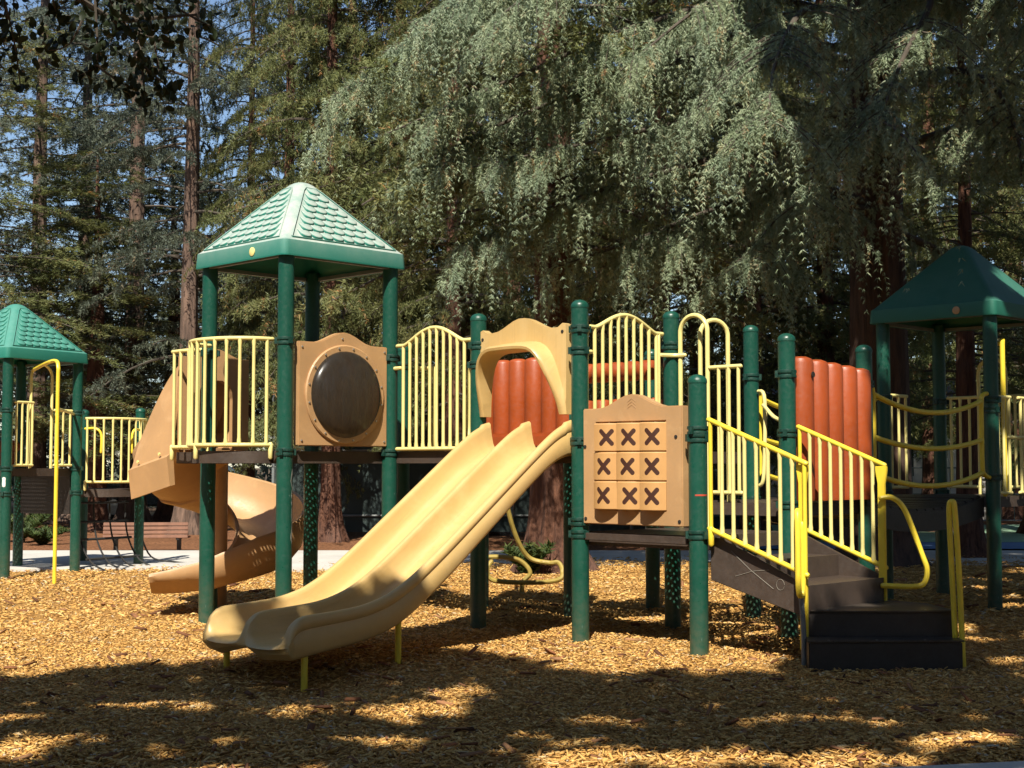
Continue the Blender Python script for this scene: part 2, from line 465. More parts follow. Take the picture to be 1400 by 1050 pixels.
sheet('ground', -600, 600, -300, 900, -0.16, 'earth', 40, 40)
sheet('wood_chip_ground', -11, 12, -6, 18.05, 0, 'chip_bed', 120, 126, fz=zg)
sheet('litter_ground', -40, 40, 21.6, 34, -0.045, 'litter', 80, 20, fz=lambda X, Y: -0.045 + 0.02 * np.sin(2.1 * X + Y) * np.sin(1.7 * Y))
pm = MB(); pm.box((0, 19.85, -0.10), (80, 3.7, 0.16)); tag(pm.build('path', 'concrete', bevel=0.01), kind='structure')
pm = MB(); pm.box((2.35, 5.86, -0.03), (2.6, 0.24, 0.16), rz=math.radians(12)); tag(pm.build('kerb', 'concrete', bevel=0.012), kind='structure')
sheet('court_border', 3.2, 45, 21.75, 23.6, 0.0, 'court_blue', 8, 1)
sheet('tennis_court', 2.9, 45, 23.6, 30.5, 0.004, 'court_green', 8, 1)

def chips(n, y0, y1, size, lift, seed, wedge):
    r = np.random.default_rng(seed)
    u = r.random(n)
    y = np.sqrt(u * (y1 ** 2 - y0 ** 2) + y0 ** 2)
    x = (r.random(n) * 2 - 1) * (0.40 * y + 0.35)
    z = zg(x, y) + 0.003 + r.random(n) * lift
    L = size * (0.30 + 1.15 * r.random(n) ** 1.5); W = L * (0.16 + 0.22 * r.random(n)); H = L * (0.06 + 0.12 * r.random(n))
    a = r.random(n) * math.pi * 2; tilt = r.normal(0, 0.26, n)
    ca, sa = np.cos(a), np.sin(a); ct, st = np.cos(tilt), np.sin(tilt)
    ax = np.stack([ca * ct, sa * ct, st], 1); roll = r.normal(0, 0.5, n)
    sd0 = np.stack([-sa, ca, np.zeros(n)], 1); up0 = np.cross(ax, sd0)
    sd = sd0 * np.cos(roll)[:, None] + up0 * np.sin(roll)[:, None]; up = np.cross(ax, sd)
    c = np.stack([x, y, z], 1)
    A = ax * (L / 2)[:, None]; B = sd * (W / 2)[:, None]; C = up * H[:, None]
    k1 = (0.3 + 0.7 * r.random(n))[:, None]
    if wedge:
        V = np.stack([c - A - B * k1, c - A + B, c + A - B, c + A * .9 + B * k1, c - A * .8 + C, c + A * .75 + C], 1)
        T = np.array([(0, 2, 3), (0, 3, 1), (0, 4, 5), (0, 5, 2), (1, 3, 5), (1, 5, 4), (0, 1, 4), (2, 5, 3)])
    else:
        V = np.stack([c - A - B * k1, c - A * .9 + B, c + A, c + A * .1 + C], 1)
        T = np.array([(0, 2, 1), (0, 3, 2), (1, 2, 3), (0, 1, 3)])
    nv = V.shape[1]
    Fc = (np.arange(n)[:, None, None] * nv + T[None]).reshape(-1, 3)
    return V.reshape(-1, 3), Fc, np.repeat(r.random(n), len(T))

def merge(parts):
    o = 0; Vs = []; Fs = []; Rs = []
    for V, Fc, R in parts:
        Vs.append(V); Fs.append(Fc + o); Rs.append(R); o += len(V)
    return np.concatenate(Vs), np.concatenate(Fs), np.concatenate(Rs)
V, Fc, R = merge([chips(30000, 4.2, 6.6, 0.044, 0.018, 1, True), chips(44000, 6.4, 8.4, 0.047, 0.018, 6, False), chips(70000, 8.1, 12.0, 0.051, 0.016, 2, False), chips(38000, 11.5, 18.0, 0.072, 0.016, 3, False), chips(4200, 17.8, 18.5, 0.075, 0.035, 4, False), chips(1600, 18.2, 19.6, 0.07, 0.03, 5, False)])
tag(put('wood_chips', np_mesh('wood_chips', V, Fc, 'chips', R)), 'loose tan wood chips covering the play area', 'wood chips', kind='stuff')

V, Fc, R = merge([chips(700, 4.2, 9.5, 0.085, 0.03, 21, True), chips(500, 9.0, 17.5, 0.10, 0.03, 22, True)])
tag(put('leaf_litter', np_mesh('leaf_litter', V, Fc, 'litter_bits', R)), 'dark twigs and dry leaves scattered over the wood chips', 'leaf litter', kind='stuff')

# ------------------------------------------------------------------ play structure: helpers
S = 1.067
TH = 0.78197
OX, OY = -1.7712, 11.0693
ct_, st_ = math.cos(TH), math.sin(TH)
def W2L(x, y):
    """world xy -> play structure axes"""
    dx, dy = x - OX, y - OY
    return (dx * ct_ - dy * st_, dx * st_ + dy * ct_)
RT = 0.0165

PS = empty('play_structure', (OX, OY, 0), -TH)
tag(PS, 'large play structure with wide double slide, spiral slide, stairs and two green roofed towers', 'play structure')

def post_mesh(top, dome=True, bottom=-0.25):
    r = 0.0635
    pr = [(r, bottom), (r, top - (0.06 if dome else 0))]
    if dome:
        pr += [(r + .003, top - .06), (r + .003, top - .045)]
        pr += [((r + .002) * math.cos(q), top - .045 + .045 * math.sin(q)) for q in (.35, .7, 1.05, 1.35)]
    return MB().lathe(pr, n=20).mesh('post', 'green_paint', 35)
_pm = {}
def clamp_mesh():
    m = MB()
    for dz in (-.018, .018):
        m.lathe([(.0645, dz - .013), (.071, dz - .011), (.073, dz), (.071, dz + .011), (.0645, dz + .013)], n=20)
    for q in range(3):
        a = q * 2.094 + .5
        m.box((.076 * math.cos(a), .076 * math.sin(a), 0), (.022, .03, .05), a)
    return m.mesh('clamp', 'green_clamp', 40)
CLAMP = clamp_mesh()

def post(root, x, y, top, dome=True, clamps=(), paint=None):
    key = (round(top, 3), dome)
    if key not in _pm: _pm[key] = post_mesh(top, dome)
    p = put('post', _pm[key], root, (x, y, 0))
    for i, z in enumerate(clamps):
        put('clamp', CLAMP, p, (0, 0, z), (0, 0, random.random() * 6))
    return p

def bar_mesh(h, r=0.0135):
    key = ('bar', round(h, 3), r)
    if key not in _pm:
        _pm[key] = MB().lathe([(r * 1.25, 0), (r * 1.25, .03), (r, .06), (r, h - .06), (r * 1.25, h - .03), (r * 1.25, h)], n=8).mesh('bar', 'yellow_paint', 50)
    return _pm[key]

def barrier(root, path_bot, ztop, zbot, bars, name='barrier', legs=None, mat='yellow_paint', top_path=None, r=RT, barlow=None):
    """railing: path_bot is a list of xy; ztop may be a function of the parameter 0..1"""
    P = [Vector((p[0], p[1], 0)) for p in path_bot]
    L = [0]
    for a, b in zip(P, P[1:]): L.append(L[-1] + (b - a).length)
    def at(t):
        d = t * L[-1]
        for i in range(len(P) - 1):
            if d <= L[i + 1] + 1e-9:
                k = (d - L[i]) / max(1e-9, L[i + 1] - L[i]); return P[i].lerp(P[i + 1], k)
        return P[-1]
    zt = ztop if callable(ztop) else (lambda t: ztop)
    zb = zbot if callable(zbot) else (lambda t: zbot)
    m = MB()
    ts = [i / 40 for i in range(41)]
    m.tube([at(t) + Vector((0, 0, zt(t))) for t in ts], r, 8, True)
    m.tube([at(t) + Vector((0, 0, zb(t))) for t in ts], r, 8, True)
    for t in (bars[0], bars[-1]):
        p = at(t); m.tube([p + Vector((0, 0, zb(t))), p + Vector((0, 0, zt(t)))], .0145, 8)
    for t in (legs or []):
        p = at(t); m.tube([p + Vector((0, 0, zb(t) + .01)), p + Vector((0, 0, zb(t) - .10))], r * 1.15, 8, True)
    o = m.build(name, mat, root, 50)
    for t in bars[1:-1]:
        p = at(t); put('bar', bar_mesh(round(zt(t) - zb(t), 2)), o, (p.x, p.y, zb(t)))
    return o

def arch(z0, h):
    """flat shoulders and a rounded middle"""
    def f(t):
        if t < .10: return z0
        if t > .90: return z0
        return z0 + h * (0.5 - 0.5 * math.cos(2 * math.pi * (t - .10) / .80)) ** 0.62
    return f

def deck(root, x0, x1, y0, y1, z, name='deck'):
    m = MB()
    m.mi = 0; m.add([(x0, y0, z), (x1, y0, z), (x1, y1, z), (x0, y1, z)], [(0, 1, 2, 3)])
    m.mi = 1; t = .012; h = .095
    m.box(((x0 + x1) / 2, y0 + t / 2, z - h / 2 + .004), (x1 - x0, t, h)); m.box(((x0 + x1) / 2, y1 - t / 2, z - h / 2 + .004), (x1 - x0, t, h))
    m.box((x0 + t / 2, (y0 + y1) / 2, z - h / 2 + .002), (t, y1 - y0 - 2 * t - .002, h)); m.box((x1 - t / 2, (y0 + y1) / 2, z - h / 2 + .002), (t, y1 - y0 - 2 * t - .002, h))
    return m.build(name, ['perforated_deck', 'brown_coating'], root)

def roof(root, cx, cy, z, half, mat, shingles=True, rise=0.735):
    """moulded pyramid roof: eave band, rounded hips and apex, raised round-ended shingles"""
    def sq(h, zz, rc, n=5):
        ring = []
        for k in range(4):
            ccx, ccy = ((h - rc) * s for s in ((1, 1), (-1, 1), (-1, -1), (1, -1))[k])
            for j in range(n):
                q = k * math.pi / 2 + j / (n - 1) * math.pi / 2
                ring.append((cx + ccx + rc * math.cos(q), cy + ccy + rc * math.sin(q), zz))
        return ring
    m = MB()
    lay = [(.07, z + rise - .14, .05), (half - .10, z + .10, .05), (half - .06, z + .06, .05), (half - .05, z + .02, .05), (half - .004, z - .002, .05), (half, z + .012, .055), (half - .008, z + .125, .055), (half - .03, z + .142, .055)]
    for k in range(1, 9):
        t = k / 8
        lay.append((half - .03 - (half - .03 - .115) * t, z + .142 + (rise - .142 - .05) * t, .055 + .02 * t))
    lay += [(.095, z + rise - .030, .07), (.065, z + rise - .012, .055), (.03, z + rise - .002, .028)]
    m.loft([sq(*q) for q in lay])
    o = m.build('roof', mat, root, 35)
    b = MB()
    for s1 in (-1, 1):
        b.box((cx, cy + s1 * (half - .075), z + .012), (2 * half - .16, .03, .03)); b.box((cx + s1 * (half - .075), cy, z + .010), (.03, 2 * half - .24, .03))
    b.build('roof_frame', 'fence_metal', o)
    if shingles:
        rows = 8
        sl = Vector((0, half - .03 - .115, rise - .192)); slope = math.atan2(sl.z, sl.y); SL = sl.length
        w0 = .108; hgt = SL * .90 / rows
        outl = [(-.5, .5), (.5, .5), (.5, -.12), (.40, -.36), (.22, -.49), (0, -.53), (-.22, -.49), (-.40, -.36), (-.5, -.12)]
        sm = MB(); sm.loft([[(p * w0 * .97, q * hgt * 1.12, 0.0) for p, q in outl], [(p * w0 * .95, q * hgt * 1.10, (.017 if q < 0 else .004)) for p, q in outl], [(p * w0 * .86, q * hgt * .98, (.021 if q < 0 else .007)) for p, q in outl]])
        me = sm.mesh('shingle', mat, 50)
        for face in range(4):
            rz = face * math.pi / 2
            for i in range(rows):
                tt = (i + .55) / rows * .92 + .03
                hw = (half - .03) * (1 - tt) + .115 * tt - .088
                k = int((2 * hw) // w0)
                for j in range(k):
                    px = (j - (k - 1) / 2) * w0
                    dy = -(half - .03 - sl.y * tt); dz = z + .142 + sl.z * tt
                    M = Matrix.Rotation(rz, 4, 'Z') @ Matrix.Translation((px, dy, 0)) @ Matrix.Rotation(slope, 4, 'X')
                    q = put('shingle', me, o)
                    q.matrix_local = Matrix.Translation((cx, cy, dz)) @ M
        # thin raised frame round each shingle field
        for face in range(4):
            rz = Matrix.Rotation(face * math.pi / 2, 3, 'Z')
            def pt(u, tt, lift=.006):
                hw = (half - .03) * (1 - tt) + .115 * tt - .07
                p = Vector((u * hw, -(half - .03 - sl.y * tt), .142 + sl.z * tt + lift))
                p = rz @ p; return (cx + p.x, cy + p.y, z + p.z)
            fr = MB(); fr.tube([pt(-1, .01), pt(-1, .90), pt(-.8, .955), pt(.8, .955), pt(1, .90), pt(1, .01), pt(-1, .01)], .007, 6)
            fr.build('field_rim', mat, o, 60)
    return o

G = lambda a: a * S
D1, D2, D3 = 1.375, 0.785, 0.985          # deck heights

# ------------------------------------------------------------------ play structure: posts and decks
post(PS, G(-1), 0, 2.97, False, (1.33, 2.2)); post(PS, 0, 0, 2.97, False, (1.37, 2.24))
post(PS, G(-1), G(1), 2.97, False, (1.33, 2.2)); post(PS, 0, G(1), 2.97, False, (1.37, 2.16))
post(PS, G(1), G(1), 2.455, True, (1.33, 2.2, 2.05)); post(PS, G(2), G(1), 2.475, True, (1.44, 2.26, 2.10, 0.86, 0.77))
post(PS, G(3), G(1), 1.88, True, (1.50, 0.80, 1.45)); post(PS, G(3), G(2), 2.23, True, (1.93, 1.50, .98))
post(PS, G(3), G(3), 2.21, True, (1.90, .98)); post(PS, G(2), G(2), 2.475, True, (2.2, 1.40))
post(PS, G(2), G(3), 2.44, True, (2.0, .98)); post(PS, G(1), G(2), 2.44, True, (1.4, 2.2))
post(PS, G(0), G(2), 2.44, True, (1.4, 2.2)); post(PS, G(1), G(3), 2.30, True, (1.4, 2.2)); post(PS, G(-1), G(2), 2.40, True, (1.4, 2.2))
post(PS, G(2), G(5), 2.66, False, (1.0, 1.9)); post(PS, G(3), G(5), 2.66, False, (1.16, 1.85, 1.76))
post(PS, G(2), G(6), 2.66, False, (1.0, 1.9)); post(PS, G(3), G(6), 2.66, False, (1.0, 1.9))
g = 0.03
deck(PS, G(-1) + g, -g, g, G(1) - g, D1); deck(PS, G(-1) + g, -g, G(1) + g, G(2) - g, D1)
deck(PS, g, G(1) - g, G(1) + g, G(2) - g, D1); deck(PS, G(1) + g, G(2) - g, G(1) + g, G(2) - g, D1)
deck(PS, G(1) + g, G(2) - g, G(2) + g, G(3) - g, D1)
deck(PS, G(2) + g, G(3) - g, G(1) + g, G(2) - g, D2); deck(PS, G(2) + g, G(3) - g, G(2) + g, G(3) - g, D3)
deck(PS, G(2) + g, G(3) - g, G(5) + g, G(6) - g, D3)
deck(PS, G(-1.5), G(-1) - g, g, G(1) - g, D1)

# flaked paint, a red scuff and a sticker on single posts
def patch(root, x, y, z0, z1, a0, a1, mat, name, seed, rag=.3, turn=TH):
    r = np.random.default_rng(seed); m = MB(); rings = []
    for i in range(15):
        z = z0 + (z1 - z0) * i / 14
        w0_, w1_ = a0 + (a1 - a0) * rag * r.random(), a1 - (a1 - a0) * rag * r.random()
        if i in (0, 14): w0_ = w1_ = (a0 + a1) / 2
        rings.append([(x + .0646 * math.cos(q + turn), y + .0646 * math.sin(q + turn), z) for q in (w0_ + (w1_ - w0_) * k / 5 for k in range(6))])
    m.loft(rings, close_ring=False, cap=False); return m.build(name, mat, root)
plain('flaked_primer', (0.30, 0.33, 0.31), 0.7, 0.2, 20); plain('red_scuff', (0.5, 0.06, 0.03), 0.6); 
patch(PS, 0, 0, .60, 1.36, -.62, .05, 'flaked_primer', 'flaked_paint', 3, .75)
patch(PS, G(3), G(1), 1.060, 1.072, -2.1, -.5, 'red_scuff', 'red_scuff', 5, .1)

# ------------------------------------------------------------------ play structure: roofs
rf = roof(PS, G(-.5), G(.5), 2.905, 0.635, 'roof_green')
plate = MB(); plate.lathe([(.036, 0), (.036, .006), (.030, .009)], (G(-.30), G(.5) - .635 + .002, 2.965), 14, 'Y'); plate.build('maker_plate', 'yellow_paint', rf)
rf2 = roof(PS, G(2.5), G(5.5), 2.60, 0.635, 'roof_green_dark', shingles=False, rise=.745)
plate = MB(); plate.lathe([(.036, 0), (.036, .006), (.030, .009)], (G(2.75), G(5.5) - .635 + .002, 2.66), 14, 'Y'); plate.build('maker_plate', 'tan_plastic', rf2)

# ------------------------------------------------------------------ balcony of the main tower
bp = [(G(-.5) + G(.41) * math.cos(q), -.03 - G(.37) * math.sin(q) ** .85) for q in (math.radians(x) for x in np.linspace(2, 178, 41))]
barrier(PS, bp, 2.255, 1.425, [0.04 + .92 * i / 11 for i in range(12)], 'balcony_barrier', legs=[0.01, .55, .99])
m = MB(); m.mi = 0
arcp = [(G(-.5) + G(.40) * math.cos(q), -.03 - G(.34) * math.sin(q) ** .85) for q in (math.radians(x) for x in np.linspace(0, 180, 25))]
m.add([(x, y, D1) for x, y in arcp], [tuple(range(len(arcp)))])
m.mi = 1
m.loft([[(x, y, D1 + .004), (x, y, D1 - .092), (x * .985 + G(-.5) * .015, y * .96, D1 - .092), (x * .985 + G(-.5) * .015, y * .96, D1 + .004)] for x, y in arcp])
m.build('balcony_deck', ['perforated_deck', 'brown_coating'], PS)
barrier(PS, [(G(-1.07), -.02), (G(-1.25), -.07), (G(-1.44), -.06)], 2.235, 1.42, [.1, .37, .64, .92], 'side_barrier', legs=[.98])
barrier(PS, [(G(-1.07), G(1.0)), (G(-1.46), G(1.0))], 2.235, 1.42, [.1, .37, .64, .92], 'side_barrier')

# ------------------------------------------------------------------ bubble panel between two posts (faces +x)
def arch_outline(p0, p1, z0, z1, bump_h, n=16, side=.16):
    pts = [(p0, z0), (p1, z0), (p1, z1)]
    wd = p1 - p0
    for i in range(1, n):
        t = 1 - i / n
        zz = z1
        if side < t < 1 - side:
            zz = z1 + bump_h * (0.5 - 0.5 * math.cos(2 * math.pi * (t - side) / (1 - 2 * side)))
        pts.append((p0 + wd * t, zz))
    pts.append((p0, z1))
    return pts

def ring_panel(m, outline, hole, d0, d1, f):
    """panel with one opening: outline and hole are sampled by angle round the hole centre"""
    cx_ = sum(p for p, q in hole) / len(hole); cz_ = sum(q for p, q in hole) / len(hole)
    def ray_hit(poly, ang):
        dx, dz = math.cos(ang), math.sin(ang); best = None
        for (ax, az), (bx, bz) in zip(poly, poly[1:] + poly[:1]):
            ex, ez = bx - ax, bz - az; den = dx * ez - dz * ex
            if abs(den) < 1e-9: continue
            t = ((ax - cx_) * ez - (az - cz_) * ex) / den; s_ = ((ax - cx_) * dz - (az - cz_) * dx) / den
            if t > 0 and -1e-6 <= s_ <= 1 + 1e-6 and (best is None or t > best): best = t
        return (cx_ + dx * best, cz_ + dz * best)
    angs = set(2 * math.pi * i / 48 for i in range(48))
    for p, q in list(outline) + list(hole): angs.add(math.atan2(q - cz_, p - cx_) % (2 * math.pi))
    angs = sorted(angs); aa = [angs[0]]
    for a in angs[1:]:
        if a - aa[-1] > 1e-4: aa.append(a)
    o = [ray_hit(outline, a) for a in aa]; h = [ray_hit(hole, a) for a in aa]
    rings = [[f(p, q, d0) for p, q in h], [f(p, q, d0) for p, q in o], [f(p, q, d1) for p, q in o], [f(p, q, d1) for p, q in h]]
    m.loft(rings, close_path=True)
    return m

fx = lambda p, q, d: (d, p, q)
out = arch_outline(G(.095), G(.945), 1.42, 2.245, .095)
hc, hz, hr = G(.525), 1.835, .362
hole = [(hc + hr * math.cos(q), hz + hr * math.sin(q)) for q in (2 * math.pi * i / 40 for i in range(40))]
bpn = ring_panel(MB(), out, hole, -.03, .035, fx).build('bubble_panel', 'tan_plastic', PS, 40, .007)
fl = MB()
fl.lathe([(.352, .030), (.395, .032), (.402, .046), (.392, .056), (.352, .054)], (0, hc, hz), 48, 'X'); fl.build('flange', 'tan_plastic', bpn)
dm = MB(); prof = [(.353, .050)] + [(.35 * math.cos(q), .052 + .12 * math.sin(q)) for q in np.linspace(0, 1.50, 12)]
dm.lathe(prof, (0, hc, hz), 48, 'X'); dm.build('dome_window', 'smoked_dome', bpn)
bolt = MB().lathe([(.009, 0), (.009, .005), (.004, .008)], n=8, axis='X').mesh('bolt', 'steel')
for i in range(16):
    q = 2 * math.pi * i / 16 + .2
    put('bolt', bolt, bpn, (.056, hc + .376 * math.cos(q), hz + .376 * math.sin(q)))
for p, q in ((G(.125), 1.46), (G(.915), 1.46), (G(.125), 2.2), (G(.915), 2.2), (G(.5), 2.285)):
    put('bolt', bolt, bpn, (.036, p, q))

# ------------------------------------------------------------------ arched barriers
a1 = barrier(PS, [(G(.085), G(1)), (G(.925), G(1))], arch(2.255, .125), 1.40, [.09 + .82 * i / 9 for i in range(10)], 'arched_barrier')
a2 = barrier(PS, [(G(2), G(1.08)), (G(2), G(1.90))], arch(2.285, .115), 1.42, [.09 + .82 * i / 8 for i in range(9)], 'arched_barrier')
for o_, pts in ((a1, ([(G(.02), G(1.0), 2.07), (G(.13), G(1.0), 2.07)], [(G(.90), G(1.01), 2.07), (G(.86), G(1.06), 2.06), (G(.80), G(1.10), 2.0), (G(.79), G(1.10), 1.62), (G(.82), G(1.08), 1.5), (G(.90), G(1.02), 1.44)],
                      [(G(.22), G(1.10), 2.07), (G(.36), G(1.10), 2.06), (G(.41), G(1.10), 2.0), (G(.41), G(1.10), 1.42)])),
                (a2, ([(G(2), G(1.03), 2.1), (G(2), G(1.12), 2.1)], [(G(2), G(1.86), 2.12), (G(2.05), G(1.96), 2.12), (G(2.13), G(2), 2.12)], [(G(2), G(1.85), 2.28), (G(2), G(1.85), 1.42)]))):
    for p in pts:
        MB().tube(smoothpath(p, 5), RT, 8, True).build('grip_rail', 'yellow_paint', o_)

# ------------------------------------------------------------------ double slide
SB = [1.02, .97, .92, .82, .70, .55, .40, .20, .0, -.2, -.35, -.5, -.62, -.75, -.9, -1.05, -1.18, -1.25, -1.30, -1.335, -1.355, -1.365]
rimx = [-1.365, -1.35, -1.325, -1.29, -1.24, -1.0, -.75, -.5, -.23, .04, .72, .93, 1.02]
rimz = [.185, .235, .295, .335, .352, .365, .388, .49, .685, .895, 1.425, 1.575, 1.600]
bedx = [-1.365, -1.33, -1.0, -.75, -.5, -.23, .04, .72, .86, 1.02]
bedz = [.160, .176, .185, .205, .29, .475, .69, 1.235, 1.33, 1.372]
botx = [-1.365, -1.335, -1.07, -.75, -.53, -.154, .78, .86, 1.02]
botz = [.125, .088, .125, .165, .235, .500, 1.27, 1.32, 1.335]
AL, AM, AR = 1.085, 1.492, 1.900
def slide_section(b):
    rz_, bz, lo = interp(b, rimx, rimz), interp(b, bedx, bedz), interp(b, botx, botz)
    lo = min(lo, bz - .02)
    h = rz_ - bz
    pts = []
    rr = .028 / S
    def ch(a0, a1):
        w_ = a1 - a0
        for t, q in ((.00, .80), (.03, .52), (.07, .26), (.14, .08), (.24, .01), (.5, 0), (.76, .01), (.86, .08), (.93, .26), (.97, .52), (1.0, .80)):
            pts.append((a0 + w_ * t, bz + h * q))
    def rim(a):
        for q in (150, 110, 70, 30):
            pts.append((a + rr * math.cos(math.radians(q)), bz + h * .86 + (h * .14) * math.sin(math.radians(q))))
    rim(AL); ch(AL + rr, AM - rr); rim(AM); ch(AM + rr, AR - rr); rim(AR)
    hh = rz_ - lo
    pts += [(AR + rr * 1.12, lo + hh * .84), (AR + rr * 1.10, lo + hh * .70), (AR + rr * .92, lo + hh * .68), (AR + rr * 1.06, lo + hh * .66), (AR + rr * 1.10, lo + hh * .12), (AR + rr * .75, lo + hh * .03), (AR + rr * .2, lo)]
    pts += [(AM + .2, lo + .003), (AM, min(lo + .045, bz - .012)), (AM - .2, lo + .003)]
    pts += [(AL - rr * .2, lo), (AL - rr * .75, lo + hh * .03), (AL - rr * 1.10, lo + hh * .12), (AL - rr * 1.06, lo + hh * .66), (AL - rr * .92, lo + hh * .68), (AL - rr * 1.10, lo + hh * .70), (AL - rr * 1.12, lo + hh * .84)]
    k = max(0.0, min(1.0, (-1.08 - b) / .27)) ** 1.5
    res = []
    for a, z_ in pts:
        t = (a - AL) / (AM - AL) if a < AM else (a - AM) / (AR - AM)
        lobe = math.sin(math.pi * min(max(t, 0), 1)) ** .7
        res.append((G(a), G(b) - .055 * k * lobe, z_ - .012 * k * lobe))
    return res
fine = []
for b0, b1 in zip(SB, SB[1:]): fine += [b0 + (b1 - b0) * k / 3 for k in range(3)]
fine.append(SB[-1])
def sm_(f, b): return sum(f(b + d) for d in (-.05, -.025, 0, .025, .05)) / 5
_interp = interp
def interp(x, xs, ys):
    if len(xs) > 4 and xs[0] < -1.2 and -1.1 < x < .95:
        return float(sum(np.interp(x + d, xs, ys) for d in (-.12, -.06, 0, .06, .12)) / 5)
    return float(np.interp(x, xs, ys))
slide = MB().loft([slide_section(b) for b in fine]).build('double_slide', 'slide_plastic', PS, 55)
for a_, b_, top in ((1.10, -1.22, .16), (1.88, -1.22, .16)):
    lg = MB(); lg.tube([(G(a_), G(b_), -.2), (G(a_), G(b_), .04), (G(a_) - .012, G(b_) + .01, top)], .021, 10); lg.build('support_leg', 'strong_yellow', slide)
lg = MB(); lg.tube([(G(1.86), G(-.50), -.2), (G(1.86), G(-.50), .30)], .021, 10); lg.build('support_leg', 'strong_yellow', slide)

def bed_at(a, b):
    rz_, bz = interp(b, rimx, rimz), interp(b, bedx, bedz); rr = .028 / S
    t = (a - AL - rr) / (AM - AL - 2 * rr)
    q = float(np.interp(t, (.00, .03, .07, .14, .24, .5, .76, .86, .93, .97, 1.0), (.80, .52, .26, .08, .01, 0, .01, .08, .26, .52, .80)))
    return (G(a), G(b), bz + (rz_ - bz) * q + .0035)
for pts in ([(1.385, .45), (1.39, .25), (1.38, .05), (1.388, -.15), (1.37, -.32), (1.375, -.5), (1.36, -.62)], [(1.20, -.30), (1.215, -.42), (1.205, -.52), (1.23, -.60), (1.235, -.75)]):
    P = []
    for (a0, b0), (a1, b1) in zip(pts, pts[1:]): P += [bed_at(a0 + (a1 - a0) * k / 5, b0 + (b1 - b0) * k / 5) for k in range(5)]
    MB().tube(P, .0034, 5).build('stress_crack', 'brown_coating', slide)

# slide hood
fy = lambda p, q, d: (p, d, q)
hood_open = [(G(1.10), 1.64), (G(1.105), 1.78), (G(1.125), 1.95), (G(1.165), 2.06), (G(1.24), 2.115), (G(1.38), 2.125), (G(1.58), 2.125), (G(1.67), 2.10), (G(1.73), 2.02), (G(1.785), 1.88), (G(1.825), 1.74), (G(1.84), 1.64)]
def arc_resample(P, n):
    P = [Vector((p[0], p[1], 0)) for p in P]; P = smoothpath(P, 8)
    L = [0]
    for a, b in zip(P, P[1:]): L.append(L[-1] + (b - a).length)
    return [(float(np.interp(L[-1] * i / (n - 1), L, [p.x for p in P])), float(np.interp(L[-1] * i / (n - 1), L, [p.y for p in P]))) for i in range(n)]
inn = arc_resample(hood_open, 40)
def offs(P, d):
    o = []
    for i, (x, z) in enumerate(P):
        a = P[max(i - 1, 0)]; b = P[min(i + 1, len(P) - 1)]
        tx, tz = b[0] - a[0], b[1] - a[1]; l = math.hypot(tx, tz)
        o.append((x - tz / l * d, z + tx / l * d))
    return o
top_o = [p for p in arch_outline(G(1.045), G(1.895), 1.64, 2.285, .095)][2:]       # right shoulder -> left shoulder
top_o = arc_resample([(G(1.895), 1.64)] + top_o + [(G(1.045), 1.64)], 40)[::-1]
hm = MB()
y1 = G(1.0)
prot = [.012 + .15 * math.sin(math.pi * i / 39) ** 1.1 for i in range(40)]
rimo = offs(inn, .045); mid = offs(inn, .055)
def yy(P, k): return [(x, y1 - .03 - prot[i] * k, z) for i, (x, z) in enumerate(P)]
def clampz(P):
    Q = [(min(max(x, G(1.02)), G(1.92)), y, max(z, 1.64)) for x, y, z in P]
    Q[0] = (Q[0][0], Q[0][1], 1.64); Q[-1] = (Q[-1][0], Q[-1][1], 1.64)
    return Q
rows = [[(x, y1 + .035, z) for x, z in top_o], [(x, y1 - .03, z) for x, z in top_o],
        clampz([(x, y1 - .034, z) for x, z in offs(inn, .07)]), clampz(yy(mid, .45)), clampz(yy(rimo, .9)), clampz(yy(offs(inn, .028), 1.03)), clampz(yy(offs(inn, .008), 1.0)), clampz(yy(inn, .85)),
        [(x, y1 + .035, z) for x, z in inn]]
hm.loft([[r[i] for r in rows] for i in range(40)], close_ring=True, cap=True)
hood = hm.build('slide_hood', 'slide_plastic', PS, 50)
bolt_y = MB().lathe([(.013, 0), (.013, .004), (.006, .006)], n=8, axis='Y').mesh('bolt', 'dark_hole')
for a_, z_ in ((1.075, 2.24), (1.865, 2.25)): put('bolt', bolt_y, hood, (G(a_), y1 - .031, z_))

# ------------------------------------------------------------------ tic-tac-toe panel
out = arch_outline(G(2.065), G(2.910), .848, 1.672, .092)
hole = [(G(2.185), .955), (G(2.775), .955), (G(2.775), 1.570), (G(2.185), 1.570)]
ttt = ring_panel(MB(), out, hole, y1 - .045, y1 + .035, fy).build('tic_tac_toe_panel', 'tan_plastic', PS, 40, .007)
def block_mesh():
    m = MB(); R_ = .112; ring = []
    for k in range(3):
        a0 = -math.pi / 2 - math.pi / 3 + k * 2 * math.pi / 3
        for j in range(7):
            a = a0 + (j / 7) * 2 * math.pi / 3
            d = abs((a - a0) - math.pi / 3) / (math.pi / 3)
            rad = R_ * (0.80 + .20 * d ** 2.2)
            ring.append((rad * math.cos(a), rad * math.sin(a)))
    h = .100
    m.loft([[(x * s_, y * s_, z) for x, y in ring] for s_, z in ((.94, -h), (1, -h + .007), (1, h - .007), (.94, h))])
    return m.mesh('cross_block', 'cross_block', 30)
BM = block_mesh()
ang = [[.46, .38, .40], [.20, .28, .37], [.14, .48, .34]]
for i in range(3):
    for j in range(3):
        put('spinner_block', BM, ttt, (G(2.185) + .105 + j * .2095, y1 - .025, 1.570 - .108 - i * .2040), (0, 0, ang[i][j]))
